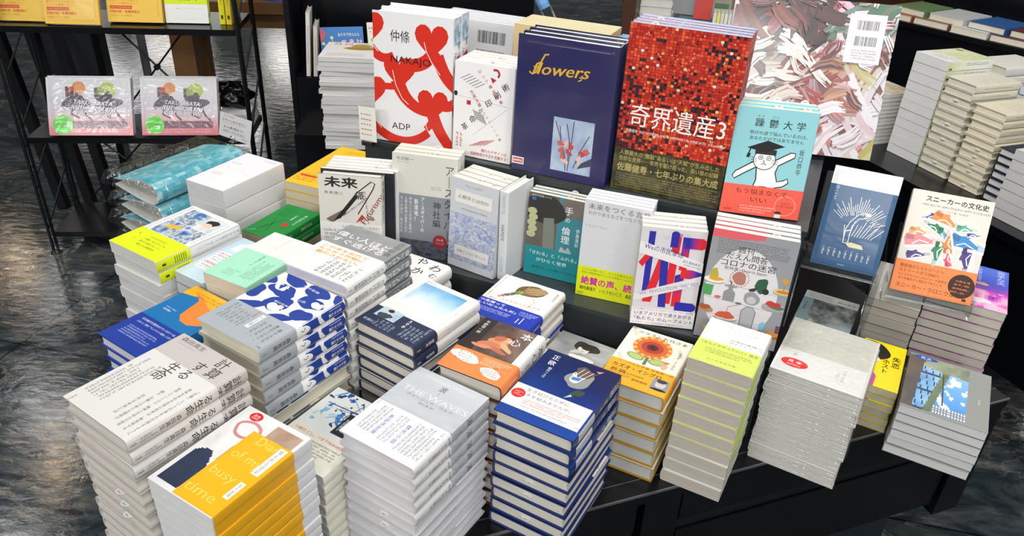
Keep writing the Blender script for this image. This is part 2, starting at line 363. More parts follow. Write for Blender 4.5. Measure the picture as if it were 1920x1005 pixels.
def make_book(s):
    """s: name W L T [mm] hard side cover edge page front spine obi mat; local x across, y from foot to head, z from back to front cover"""
    W, L_, T = s['W'], s['L'], s['T']; side = s.get('side', 1); hard = s.get('hard', True); sx = s.get('sx', 5 if hard else 1.0)
    sx = min(sx, T*.45); bt = 2.2 if hard else .5
    root = thing(s['name'], '', s.get('cat', 'book')); mt = M[s.get('mat', 'matte')]
    cov, edge = s['cover'], s.get('edge', s['cover'])
    mb = MB(); out = [(-W/2, T)]+spine_prof(W, T, sx)+[(-W/2, 0)]
    inn = [(-W/2, T-bt)]+spine_prof(W-2*bt, T-2*bt, max(.3, sx-bt*.5)); inn = [(x, z+bt) if k else (x, z) for k, (x, z) in enumerate(inn)]+[(-W/2, bt)]
    def F(pts, col):
        pts = [(side*x, y, z) for x, y, z in pts]
        mb.face(pts if side > 0 else list(reversed(pts)), col)
    K = len(out); sp_c = s.get('spinecol', cov); back = s.get('back', cov)
    for k in range(K-1):
        (xa, za), (xb, zb) = out[k], out[k+1]
        F([(xa, 0, za), (xb, 0, zb), (xb, L_, zb), (xa, L_, za)], cov if k == 0 else back if k == K-2 else sp_c)
        (xc, zc), (xd, zd) = inn[k], inn[k+1]
        F([(xd, 0, zd), (xc, 0, zc), (xc, L_, zc), (xd, L_, zd)], edge)
        F([(xa, 0, za), (xc, 0, zc), (xd, 0, zd), (xb, 0, zb)], edge)
        F([(xb, L_, zb), (xd, L_, zd), (xc, L_, zc), (xa, L_, za)], edge)
    F([(-W/2, 0, T), (-W/2, L_, T), (-W/2, L_, T-bt), (-W/2, 0, T-bt)], edge)
    F([(-W/2, 0, bt), (-W/2, L_, bt), (-W/2, L_, 0), (-W/2, 0, 0)], edge)
    if s.get('front'):
        a = Art(W, L_); s['front'](a); put_front(mb, a, W, T, .02)
    if s.get('spine'):
        a = Art(T, L_); s['spine'](a); put_spine(mb, a, W, T, sx, side, 0)
    mb.build('cover', mt, root, .001)
    # page block
    pb = MB(); pc = s.get('page', '#e6e0d2'); g = 3.2 if hard else .4; h = 3 if hard else .25
    z0, z1 = bt+.15, T-bt-s.get('gap', .5); nn = 6; fore = []
    for k in range(nn+1):
        t = k/nn; fore.append((-W/2+g+(2.2*math.sin(math.pi*t) if hard else 0), z0+(z1-z0)*t))
    sp = [(W/2-bt-.6-max(0, 0 if not hard else 1.5*abs(2*k/nn-1)**2), z1-(z1-z0)*k/nn) for k in range(nn+1)]
    loop = fore+sp; lp = [(side*x, z) for x, z in loop]
    if side < 0: lp = lp[::-1]
    pb.face([(x, h, z) for x, z in reversed(lp)], pc); pb.face([(x, L_-h, z) for x, z in lp], pc)
    for k in range(len(lp)):
        (xa, za), (xb, zb) = lp[k], lp[(k+1) % len(lp)]
        pb.face([(xa, h, za), (xb, h, zb), (xb, L_-h, zb), (xa, L_-h, za)], pc)
    pages = pb.build('pages', M['pages'], root, .001)
    ob = s.get('obi')
    if ob:
        ys, ye, oc = ob['y0']*L_/100, ob['y1']*L_/100, ob['col']; u0 = ob.get('u0', 0)*W/100-W/2-(.2 if not ob.get('u0') else 0); o2 = MB()
        def O(pts, col):
            pts = [(side*x, y, z) for x, y, z in pts]; o2.face(pts if side > 0 else list(reversed(pts)), col)
        oo = [(u0, T+.45)]+spine_prof(W, T, sx, .45)+[(-W/2-.2, -.45)]; oi = [(u0, T+.3)]+spine_prof(W, T, sx, .3)+[(-W/2-.2, -.3)]
        for k in range(len(oo)-1):
            (xa, za), (xb, zb) = oo[k], oo[k+1]; (xc, zc), (xd, zd) = oi[k], oi[k+1]
            O([(xa, ys, za), (xb, ys, zb), (xb, ye, zb), (xa, ye, za)], ob.get('spinecol', oc) if 0 < k < len(oo)-2 else oc)
            O([(xd, ys, zd), (xc, ys, zc), (xc, ye, zc), (xd, ye, zd)], oc)
            O([(xa, ys, za), (xc, ys, zc), (xd, ys, zd), (xb, ys, zb)], oc); O([(xb, ye, zb), (xd, ye, zd), (xc, ye, zc), (xa, ye, za)], oc)
        O([(u0, ys, T+.45), (u0, ye, T+.45), (u0, ye, T+.3), (u0, ys, T+.3)], oc)
        if ob.get('front'):
            a = Art(W, L_); ob['front'](a); put_front(o2, a, W, T, .47)
        if ob.get('spine'):
            a = Art(T, L_); ob['spine'](a); put_spine(o2, a, W, T, sx, side, .47)
        o2.build('paper_band', mt, root, .001)
    if s.get('wrap'): add_wrap(root, W, L_, T, s['wrap'], s.get('wseed', 1), fm=s.get('film', 'wrap_flat'))
    for x, y_or in s.get('slips', []):
        add_slip(pages, x*W/100-W/2, L_-h-.2, T*y_or)
    root['dims'] = (W, L_, T)
    return root
def add_slip(root, x, y, z, wd=15, ht=8):
    a = MB()
    pts = [(-wd/2, -8), (wd/2, -8), (wd/2, 1)]+[(wd/2*math.cos(t*math.pi/8), 1+(ht-1)*math.sin(t*math.pi/8)) for t in range(1, 8)]+[(-wd/2, 1)]
    a.face([(x+p, y+q, z+.25*q) for p, q in pts], '#ecebe8'); a.face([(x+p, y+q, z+.25*q-.3) for p, q in reversed(pts)], '#ecebe8')
    for k in range(len(pts)):
        (p, q), (p2, q2) = pts[k], pts[(k+1) % len(pts)]
        a.face([(x+p, y+q, z+.25*q-.3), (x+p2, y+q2, z+.25*q2-.3), (x+p2, y+q2, z+.25*q2), (x+p, y+q, z+.25*q)], '#ecebe8')
    for k in range(3):
        a.face([(x-3+k*2.2, y+3.2, z+.25*3.2+.1), (x-1.6+k*2.2, y+3.2, z+.25*3.2+.1), (x-1.6+k*2.2, y+4.6, z+.25*4.6+.1), (x-3+k*2.2, y+4.6, z+.25*4.6+.1)], '#555')
    a.build('order_slip', M['matte'], root, .001)
def add_wrap(root, W, L_, T, mode=1, seed=1, amp=1.2, fm='wrap'):
    """clear film bag round a book, puckered at the edges"""
    mb = MB(); nx, ny = 20, 26; mg = 3 if mode == 1 else mode; rg = random.Random(seed)
    def edge(i, j):
        ex = min(i, nx-i)/1; ey = min(j, ny-j)/1; return min(1, ex, ey)
    def pt(i, j, up_):
        x = -W/2-mg+(W+2*mg)*i/nx; y = -mg+(L_+2*mg)*j/ny; k = edge(i, j)
        wob = random.Random(i*31+j*17+seed).uniform(-1, 1)*amp*(1-k*.8)
        zt = T+.6 if up_ else -.35; z = zt*k+(T*.5)*(1-k) if mode != 1 else (zt if k > 0 else (T*.62 if up_ else T*.38))
        if up_ and k >= 1: z = T+.7
        return (x+wob*.6, y+wob*.6, z+(wob*.5 if k < 1 else 0) if mode != 1 else z)
    for i in range(nx):
        for j in range(ny):
            mb.face([pt(i, j, 1), pt(i+1, j, 1), pt(i+1, j+1, 1), pt(i, j+1, 1)], '#fff')
    for i in range(nx):
        for j in (0, ny):
            a, b_ = pt(i, j, 1), pt(i+1, j, 1); c, d = pt(i, j, 0), pt(i+1, j, 0)
            mb.face([c, d, b_, a] if j == 0 else [a, b_, d, c], '#fff')
    for j in range(ny):
        for i in (0, nx):
            a, b_ = pt(i, j, 1), pt(i, j+1, 1); c, d = pt(i, j, 0), pt(i, j+1, 0)
            mb.face([a, b_, d, c] if i == 0 else [c, d, b_, a], '#fff')
    mb.build('plastic_wrap', M[fm], root, .001, smooth=True)

ORD = ['top', 'second', 'third', 'fourth', 'fifth', 'sixth', 'seventh', 'eighth', 'ninth', 'tenth', 'eleventh', 'twelfth', 'thirteenth', 'fourteenth', 'fifteenth', 'sixteenth', 'seventeenth', 'eighteenth', 'nineteenth', 'twentieth', 'twenty-first', 'twenty-second']
def stack(spec, x, y, yaw, wd, ln, n, t, fwd, toplabel, what, where, z0=.6, lean=(0, 0), jit=.0018, yj=.5, group=None, tops=None):
    """a pile lying flat: n books, the upper fwd ones with the spine forward, the rest turned round"""
    sp = dict(spec); sp['W'] = wd*1000; sp['L'] = ln*1000; sp['T'] = t*1000-1.4
    proto = make_book(sp); group = group or what+' stack '+where; rg = random.Random(spec['name']+where)
    for k in range(n):                                     # k = 0 is the topmost
        o = proto if k == 0 else dup(proto, rg.random() < .6)
        zz = z0+(n-1-k)*t+.0006; a = R(yaw)+(math.pi if k >= fwd else 0)
        if k: a += R(rg.uniform(-yj, yj))
        d = k/max(1, n-1); j = jit if k else 0
        c = Vector((x+lean[0]*d+rg.uniform(-j, j), y+lean[1]*d+rg.uniform(-j, j), zz))
        vd = Vector((-math.sin(a), math.cos(a), 0)); o.location = c-vd*(ln/2); o.rotation_euler = (0, 0, a)
        o['label'] = toplabel if k == 0 else f'{what}, {ORD[k]} from the top, {where}'
        o['group'] = group
    return proto
def stand(spec, x, y, z, yaw, tilt, wd, ln, n, t, toplabel, what, where, side_step=0, tilt2=None, group=None, slips_odd=True):
    """a row standing face out, n deep; (x, y, z) is the middle of the front cover's foot"""
    sp = dict(spec); sp['W'] = wd*1000; sp['L'] = ln*1000; sp['T'] = t*1000-1.4
    proto = make_book(sp); group = group or what+' row '+where
    dk, ptl = 0, R(tilt)
    for k in range(n):
        o = proto if k == 0 else dup(proto, k == 2)
        a, tl = R(yaw), R(tilt if not tilt2 else tilt+(tilt2-tilt)*k/max(1, n-1))
        u = Vector((math.cos(a), math.sin(a), 0)); v = Vector((-math.sin(a)*math.cos(tl), math.cos(a)*math.cos(tl), math.sin(tl))); nn = u.cross(v)
        hz = Vector((-math.sin(a), math.cos(a), 0))
        if k: dk += t/math.sin(tl)+max(0, ln*(math.cos(ptl)-math.cos(tl)))+.0004; ptl = tl
        loc = Vector((x, y, z+t*math.cos(tl)))-nn*t+hz*dk+u*(side_step*k)
        loc += Vector((0, 0, 0)); mw = Matrix((u, v, nn)).transposed().to_4x4(); mw.translation = loc; o.matrix_world = mw
        o['label'] = toplabel if k == 0 else f'{what}, {ORD[k]} copy back, {where}'
        o['group'] = group
    return proto

def folders(x, y, yaw, wd, ln, n, t):
    """padded folders, each a turquoise cover folded round white inner sheets, in a loose film bag"""
    W, L_, T = wd*1000, ln*1000, t*1000-2
    def prof(g, th):
        r = T/2-g; x1 = W/2-T/2; up_, lo = [], []
        for k in range(13):
            s_ = k/12; xx = -W/2+6+g*.6+(x1+W/2-6-g*.6)*s_; hh = (.13+.37*min(1, s_*1.25)**.8)*T-g*(.35+.65*s_); hh = max(hh, .6+2*(3-g/6)*.2); up_.append((xx, T/2+hh)); lo.append((xx, T/2-hh))
        arc = [(x1+r*math.cos(math.pi/2-math.pi*k/10), T/2+r*math.sin(math.pi/2-math.pi*k/10)) for k in range(1, 10)]
        return up_+arc+lo[::-1]
    root = thing('fabric_folder', '', 'folder')
    def shell(nm, g, th, c_out, c_in, mt, y0, y1, art=None):
        mb = MB(); A, B_ = prof(g, th), prof(g+th, th)
        for k in range(len(A)-1):
            (xa, za), (xb, zb) = A[k], A[k+1]; (xc, zc), (xd, zd) = B_[k], B_[k+1]; m_ = 10 if art else 1
            for j in range(m_*2 if art else 1):
                ya, yb = y0+(y1-y0)*j/(m_*2 if art else 1), y0+(y1-y0)*(j+1)/(m_*2 if art else 1)
                mb.face([(xa, ya, za), (xb, ya, zb), (xb, yb, zb), (xa, yb, za)], art((xa+W/2)/W+(za < T/2)*.7, ya/L_) if art else c_out)
            mb.face([(xd, y0, zd), (xc, y0, zc), (xc, y1, zc), (xd, y1, zd)], c_in); mb.face([(xa, y0, za), (xc, y0, zc), (xd, y0, zd), (xb, y0, zb)], c_in); mb.face([(xb, y1, zb), (xd, y1, zd), (xc, y1, zc), (xa, y1, za)], c_in)
        for P_, Q_, s_ in ((A[0], B_[0], 1), (A[-1], B_[-1], -1)): mb.face([(P_[0], y0, P_[1]), (P_[0], y1, P_[1]), (Q_[0], y1, Q_[1]), (Q_[0], y0, Q_[1])][::s_], c_in)
        return mb, mt, nm
    mb, mt, nm = shell('cover', 0, 1.6, '#5cc6da', '#e4e6e6', 'gloss', 0, L_, lambda u_, v_: pal(['#3fb4cc', '#5cc3d6', '#86d5e4', '#b4e6ee'], 1.6*abs(fbm(u_*9, v_*11)-.5)*2+.1))
    a = Art(W*.75, L_); a.t('りんごと梅', 84, 56, 6, '#dff5f8', vert=True, w=36, b=0); a.dots(92, 60, 97, 92, 1, '#e6f7fa', True)
    for z_, pts, c in a.ranked(): mb.face([(px-W/2+W*.1, py, T/2+T*.5+.1+z_) if px > W*.42 else (px-W/2+W*.1, py, T+.1+z_) for px, py in pts], c)
    mb.build(nm, M[mt], root, .001)
    for k in range(3):
        mb, mt, nm = shell('inner_sheet', 3.4+k*4.2, 2.2, ('#e9e9e6', '#dcd9d0', '#e6e6e4')[k], '#d9d8d4', 'matte', 2+k*3, L_-3-k*2); mb.build(nm, M[mt], root, .001)
    add_wrap(root, W, L_, T, 20, 5, 5.0, 'wrap_loose')
    rg = random.Random(3)
    for k in range(n):
        o = root if k == 0 else dup(root); a_ = R(yaw)+(R(rg.uniform(-5, 5)) if k else 0); vd = Vector((-math.sin(a_), math.cos(a_), 0)); j_ = .012 if k else 0
        o.location = Vector((x+rg.uniform(-j_, j_), y+rg.uniform(-j_, j_), .6+(n-1-k)*t+.001))-vd*(ln/2); o.rotation_euler = (0, 0, a_)
        o['label'] = 'turquoise padded folder in clear film, topmost of the bulging pile' if k == 0 else f'turquoise padded folder in clear film, {ORD[k]} from the top, by the wire rack'; o['group'] = 'turquoise folders'
# ------------------------------------------------------------------ the setting
fl = MB(); fl.box(-14, -3, -.1, 12, 18, 0, '#333')
o = fl.build('floor', M['floor']); o['kind'] = 'structure'
mb = MB(); mb.box(-14, -3, 2.95, 12, 18, 3.05); o = mb.build('ceiling', M['ceiling']); o['kind'] = 'structure'
mb = MB(); mb.box(-14, 18, 0, 12, 18.1, 2.95); o = mb.build('wall_back', M['ceiling']); o['kind'] = 'structure'
# display table: a low black cabinet whose long edge runs at 21.6 degrees
TA = R(21.6); tx = Matrix.Translation((1.065, 1.298, 0)) @ Matrix.Rotation(TA, 4, 'Z')     # local x along the edge, y to the back
t = thing('display_table', 'low black lacquered display table carrying the book stacks and grey tiers', 'table')
def local(mb, x0, y0, z0, x1, y1, z1, col='#111', xf=tx): mb.box(x0, y0, z0, x1, y1, z1, col, 0, xf)
mb = MB(); local(mb, -1.66, 0, .575, 0, 1.15, .6); mb.build('table_top', M['black'], t)
mb = MB(); local(mb, -1.66, -.0015, .596, 0, .0015, .6004); local(mb, -1.66, .034, .6001, 0, .0355, .6004); mb.build('edge_strip', M['edge'], t)  # metal strips added to imitate bright highlight lines along the edge
mb = MB(); local(mb, -1.64, .035, .28, -.03, 1.12, .575); mb.build('cabinet_body', M['black'], t)
for a in (-1.66, -.865, -.075):
    mb = MB(); local(mb, a, .004, .27, a+.075, .034, .574); mb.build('side_panel', M['black'], t)
for a, b in ((-1.58, -.875), (-.78, -.085)):
    mb = MB(); local(mb, a, .012, .30, b, .034, .462); mb.build('drawer_front', M['black'], t)
    mb = MB(); local(mb, a, .012, .49, b, .034, .57); mb.build('drawer_front', M['black'], t)
    mb = MB(); local(mb, a, .016, .4635, b, .03, .489); mb.build('grip_rail', M['blackmetal'], t)
mb = MB(); local(mb, -1.58, .08, 0, -.1, 1.05, .28); mb.build('plinth', M['charcoal'], t)
# two grey tiers on the table, fronts at -22 degrees
TI = Matrix.Rotation(R(-22.03), 4, 'Z')
t = thing('lower_tier', 'dark grey step carrying the first row of upright books', 'riser')
mb = MB(); mb.box(-.905, 1.228, .6005, .010, 1.333, .79, '#333', 0, TI); mb.build('step_body', M['riser'], t)
mb = MB(); mb.box(-.91, 1.222, .79, .012, 1.333, .7995, '#333', 0, TI); mb.build('step_top', M['riser'], t)
t = thing('upper_tier', 'dark grey step carrying the back row of big upright books', 'riser')
mb = MB(); mb.box(-.905, 1.345, .6005, .02, 1.93, .99, '#333', 0, TI); mb.build('step_body', M['riser'], t)
mb = MB(); mb.box(-.91, 1.341, .99, .022, 1.94, .9995, '#333', 0, TI); mb.build('step_top', M['riser'], t)

# ------------------------------------------------------------------ cover designs
K_, G_, W_ = '#2b2826', '#8b8b88', '#f2f2f0'
def keisan(a):
    for s, x, y in (('計', 76, 93), ('算', 80, 81), ('す', 61, 80)): a.t(s, x, y, 12.5, '#37312e', b=.004)
    a.t('森田真生', 25, 95.5, 5.5, '#4d4643', w=36, b=0); a.dots(8, 89.5, 36, 91, 1, '#8b837f')
def keisan_obi(a):
    for s, x, y in (('る', 60, 67.5), ('生', 42, 67.5), ('命', 41, 56)): a.t(s, x, y, 12.5, '#37312e', b=.004)
    a.t('「計算」という行為を人が探るように', 93, 33, 3.2, '#5a5552', vert=True, w=56, b=0); a.t('意味を求める生命の思考は、無意味する', 84, 33, 3.2, '#5a5552', vert=True, w=54, b=0)
    a.t('拡張していくのか。機械と生命の可能性', 75, 31, 3.2, '#5a5552', vert=True, w=50, b=0); a.t('越え、計算との新たな関係が', 66, 28, 3.2, '#5a5552', vert=True, w=38, b=0); a.t('形作る未来とは', 57, 24, 3.2, '#5a5552', vert=True, w=24, b=0)
    a.dots(4, 14, 34, 62, 6, '#807a77', True); a.t('新潮社', 8, 3.5, 2, '#8a8482', vert=True, w=7, b=0)
def keisan_sp(a):
    a.t('計算す', 50, 82, 9, '#37312e', vert=True, w=24)
def keisan_osp(a):
    a.t('る生命', 50, 56, 9, '#37312e', vert=True, w=22); a.t('森田真生', 50, 33, 5, '#37312e', vert=True, w=17, b=0); a.dots(30, 9, 70, 22, 2, '#77706c', True); a.t('新潮社', 50, 4, 2, '#55504d', vert=True, w=5, b=0)
def diary(a):
    def f(x, y):
        n = fbm(x*5+2, y*6)
        if y > .62+.35*(x-.5) and x > .55: return pal(['#6b5646', '#a98d76', '#c5ad95'], .3+.7*n) if not (.8 < x < .93 and .68 < y < .84) else '#8a8580'
        if x < .35+.25*math.sin(y*5) and y < .38-.2*x+.12*math.sin(x*9): return mixc('#1c2740', '#2c3a58', n)
        if .33 < y < .6 and .35 < x < .62 and n > .5: return '#4a3a3c'
        return pal(['#9d9893', '#cfccc8', '#e6e4e2', '#f2f1ef'], .2+n)
    a.g(40, 50, f, 6, 5, 95, 95)
    pts = [(30+16*math.cos(k*.33)*(1+.1*math.sin(k)), 78+9*math.sin(k*.33)) for k in range(18)]; a.ln(pts, 4, '#cf8b8c', 2)
    a.e(22, 93, 9, 7, '#d61f26', 4); a.t('見本', 22, 94, 3.6, '#f6dedc', b=.01, ly=5); a.t('SAMPLE', 22, 91, 2.3, '#f6dedc', b=.01, ly=5)
def diary_obi(a):
    for s, x, y, w_ in (('Diary', 74, 73, 40), ('of my', 66, 54, 44), ('busy', 62, 33, 36), ('time', 62, 13, 44)): a.t(s, x, y, 13, '#f6d05e', w=w_, b=-.012, ly=2)
    a.r(84, 46, 95, 78, '#f1efe9', 3); a.t('個人的な日記', 89, 62, 3.4, '#4a4a48', vert=True, w=29, b=0, ly=5); a.r(86, 18, 94, 36, '#f1efe9', 3); a.t('五十音順', 90, 27, 2.8, '#4a4a48', vert=True, w=14, b=0, ly=5)
def nami(a):
    a.g(1, 26, lambda x, y: mixc('#b3b8bd', '#c6c9cd', fbm(y*3, 2)*.6+.4*y), 0, 47, 100, 100)
    for s, y, w_ in (('VIRGINIA WOOLF', 93, 70), ('THE WAVES', 72, 88)): a.t(s, 52, y, 9 if s[0] == 'T' else 5, '#d4d8da', w=w_, b=-.006, ly=3)
    a.g(30, 8, lambda x, y: mixc('#aeb3b8', '#c3c7cb', fbm(x*5, y*2, 4)), 0, 49, 100, 62, 2)
    a.t('波', 50, 86, 7.5, '#3c3f43', b=0); a.ln([(50, 80), (50, 77)], .6, '#555'); a.t('ヴァージニア・ウルフ', 50, 66, 3.6, '#4d5054', w=62, b=0); a.t('森山恵 訳', 50, 61.5, 2.6, '#5c5f63', w=20, b=0)
def nami_obi(a):
    a.dots(62, 8, 96, 42, 7, '#7d8087', True, seed=2); a.t('傑作小説', 57, 24, 4, '#4d57a0', vert=True, w=24); a.dots(38, 10, 52, 42, 3, '#8d9096', True, seed=5); a.t('新訳決定版', 31, 25, 4, '#4d57a0', vert=True, w=26); a.dots(8, 12, 26, 43, 4, '#777a80', True, seed=6); a.t('早川書房', 4, 44, 1.8, '#999', vert=True, w=6, b=0)
def nami_sp(a):
    a.t('波', 50, 72, 8, '#3c3f43', b=0); a.t('ヴァージニア・ウルフ', 38, 57, 2.6, '#5a5d61', vert=True, w=15, b=0); a.t('森山恵 訳', 62, 57, 2.4, '#5a5d61', vert=True, w=8, b=0); a.dots(35, 80, 65, 96, 1, '#8d9297', True)
def nami_osp(a):
    a.dots(30, 18, 70, 40, 1, '#6c6f74', True, seed=8); a.t('早川書房', 50, 6, 2.2, '#77b0a8', vert=True, w=9, b=0); a.dots(20, 42, 80, 46, 1, '#555')
def seiyoku(a):
    a.g(12, 30, lambda x, y: pal(['#1c4596', '#163a86', '#12265c', '#101c45'], .95*y+.25*(fbm(x*3, y*3)-.5)))
    a.t('正', 17, 91, 7.5, W_, b=.002); a.t('欲', 17, 82, 7.5, W_, b=.002); a.t('朝井リョウ', 20, 67, 3.6, '#dfe4ee', vert=True, w=17, b=0)
    a.blob(60, 73, 14, 20, '#8f938f', 2, .2, 3, rot=-28); a.blob(57, 77, 9, 13, '#d9d8d2', 3, .25, 5, rot=-28); a.p([(48, 88), (56, 93), (72, 87), (78, 93), (68, 78), (55, 76)], '#5f5148', 4)
    for k in range(7): a.ln([(50+k*2.6, 78-k*.4), (54+k*3.2, 90-k*.3)], .8, '#efeeea' if k % 2 else '#6b6660', 5)
    a.p([(50, 74), (62, 76), (60, 71), (51, 70)], '#3f7cc0', 6); a.blob(69, 55, 5.5, 9, '#3d4d3a', 4, .15, 2, rot=-40); a.p([(66, 49), (58, 44), (63, 51)], '#c9c7b8', 5); a.e(68, 51, 1, 1, '#111', 6); a.p([(71, 92), (80, 95), (76, 90)], '#c98c86', 5)
def seiyoku_obi(a):
    a.t('生き延びるために、', 45, 37, 4.6, '#5c5b59', w=58, b=0); a.t('手を組みませんか。', 48, 30.5, 4.6, '#5c5b59', w=58, b=0); a.e(10, 29, 8.5, 8.5, '#e0352c', 3); a.dots(5, 26, 15, 32, 3, '#f7d9d4', ly=5)
    a.dots(22, 18, 92, 26, 3, '#d06a60'); a.dots(22, 14, 80, 17, 1, '#8a8886'); a.t('新潮社', 94, 15, 1.7, '#777', b=0)
def seiyoku_sp(a):
    a.t('正欲', 50, 84, 9.5, W_, vert=True, w=18, b=.004); a.t('朝井リョウ', 50, 61, 4.6, W_, vert=True, w=17, b=.002); a.t('新潮社', 50, 4.5, 2, '#c9d0de', vert=True, w=5, b=0)
def seiyoku_osp(a): a.dots(25, 16, 75, 41, 2, '#77777a', True); a.t('長編小説', 50, 13.5, 2, '#666', b=0)
BL = '#1e3d93'
def peng(a):
    for k, (x, y, rx, ry, sd) in enumerate(((26, 95, 18, 10, 1), (66, 92, 19, 11, 2), (30, 76, 19, 13, 3), (76, 76, 17, 12, 4), (4, 62, 11, 13, 5), (46, 58, 19, 13, 6), (85, 57, 13, 11, 7), (22, 44, 18, 8, 8), (68, 43, 18, 7, 9), (97, 94, 6, 10, 10), (-2, 84, 8, 12, 11))): a.blob(x, y, rx, ry, BL, 1, .22, sd, rot=sd*7-30)
    def bird(x, y, s=1):
        a.blob(x, y, 9*s, 6*s, '#f4f3f0', 3, .15, 4, rot=-20); a.blob(x+6*s, y+3*s, 4*s, 3.2*s, '#f4f3f0', 3, .1, 5); a.p([(x+9*s, y+2.5*s), (x+13*s, y+1*s), (x+9*s, y+1.2*s)], '#e2c043', 4); a.e(x+6.5*s, y+3.6*s, .7, .7, '#222', 5)
    bird(22, 79); bird(85, 76, .9); bird(48, 52, 1.1); a.p([(18, 82), (27, 84), (24, 75)], BL, 4)
    a.t('私の盲端', 55, 93, 3, '#e8ecf6', w=26, rot=-4, b=0); a.t('中篇小説', 60, 73, 3.4, '#e8ecf6', w=20, b=0, rot=8); a.t('朝比奈秋', 50, 60, 2.8, '#e8ecf6', w=22, b=0)
def peng_obi(a):
    for s, x in (('誰の人生も', 90), ('素的だっけない。', 82), ('あなたのも、', 74), ('わたしのも。', 66)): a.t(s, x, 21, 3.8, '#3b3e42', vert=True, w=27 if len(s) > 6 else 22, b=.004)
    a.r(52, 17, 58, 38, '#e4e6e8', 2); a.t('大反響', 55, 28, 3.5, '#a9afb5', vert=True, w=16, b=.02); a.dots(8, 14, 48, 38, 7, '#6e7378', True); a.t('小学館', 94, 3.5, 1.8, '#555', b=0)
def peng_sp(a):
    a.p([(0, 97), (0, 72), (30, 70), (100, 76), (100, 99), (50, 100)], BL, 1); a.p([(0, 66), (0, 50), (40, 47), (100, 52), (100, 71), (60, 67)], BL, 1); a.t('誰かの心臓', 58, 87, 5, W_, vert=True, w=16, b=.012); a.dots(20, 80, 34, 94, 1, W_, True, ly=5)
    a.blob(50, 48, 55, 36, '#f4f3f0', 3, .15, 4, rot=80); a.blob(60, 45, 24, 20, '#f4f3f0', 3, .1, 5); a.ln([(35, 51), (55, 49), (45, 46)], 6, '#444', 4); a.p([(60, 42.5), (75, 41.5), (60, 41)], '#e2c043', 5)
def peng_osp(a): a.t('森井哲朗', 50, 24, 5, '#34373b', vert=True, w=19, b=.012); a.t('小学館', 50, 6, 2, '#555', vert=True, w=6, b=0)
def erai(a):
    a.g(24, 16, lambda x, y: mixc('#7f8386', '#9a9b99', fbm(x*5, y*4)), 0, 57, 100, 100)
    a.t('偉い人ほど', 45, 80, 11, '#eeeeec', w=86, rot=0, b=-.004, ly=3); a.t('すぐ逃げる', 45, 68, 10, '#eeeeec', w=80, b=-.004, ly=3); a.t('武田砂鉄', 90, 82, 8, '#45484a', vert=True, w=32, b=.004); a.r(58, 72.5, 80, 75.5, '#eee', 4); a.t('書評集', 69, 74, 1.8, '#444', w=18, b=0, ly=5)
def erai_obi(a):
    for s, y, w_ in (('この本を忘れて', 51, 70), ('もらおう作戦に', 44.5, 70), ('惑わされない。', 38, 66)): a.t(s, 44, y, 5.2, '#e2a13a', w=w_, b=.03)
    a.dots(40, 6, 92, 33, 6, '#6d6d6a', True); a.dots(4, 34, 20, 36, 1, '#888')
def erai_sp(a): a.t('偉い人ほどす', 52, 75, 8, '#f0f0ee', vert=True, w=42, b=0)
def erai_osp(a): a.t('ぐ逃げる', 52, 42, 6.5, '#77797a', vert=True, w=24, b=0); a.t('武田砂鉄', 52, 19, 6, '#3c3d3e', vert=True, w=19, b=.004); a.t('文藝春秋', 50, 4.5, 1.8, '#555', vert=True, w=5, b=0)
def sky(a):
    a.g(20, 34, lambda x, y: pal(['#d9dfe2', '#e7e6dc', '#e3e7e6', '#b9d5e5', '#7fb4d4', '#4f93c2'], y*.95+.35*(fbm(x*2.5, y*2.5)-.5)), 12, 33, 86, 93)
    a.t('ひとはどこまで記憶していられるだろうか', 94, 62, 2.2, '#90908c', vert=True, w=64, b=0); a.t('蜂飼 耳', 20, 96.5, 2.6, '#8a8a88', w=16, b=0)
def sky_obi(a):
    a.r(10, 18, 44, 35, '#b6c9d6', 2); a.blob(24, 22, 11, 6, '#39434c', 3, .2, 2); a.e(25, 29, 3.6, 4.4, '#d8c1b0', 4); a.blob(25, 31.5, 4.4, 3.6, '#2a2523', 5, .1, 3); a.dots(34, 20, 43, 32, 3, '#5c6c78', True, ly=4)
    a.t('スマホ', 60, 24, 4, W_, vert=True, w=14, b=.02); a.dots(64, 5, 95, 31, 5, '#9fabc0', True); a.t('新潮社', 14, 8, 4, '#9fabc0', w=16, b=.02); a.dots(22, 4, 55, 15, 5, '#8d9ab2', True)
def sky_sp(a): a.t('どうしても人の好きだったら先につづいて', 50, 62, 3, '#8b8b88', vert=True, w=60, b=0)
def sky_osp(a): a.t('蜂飼耳', 50, 22, 4, '#dfe4ee', vert=True, w=12, b=0); a.t('新潮社', 50, 6, 2, '#dfe4ee', vert=True, w=5, b=0)
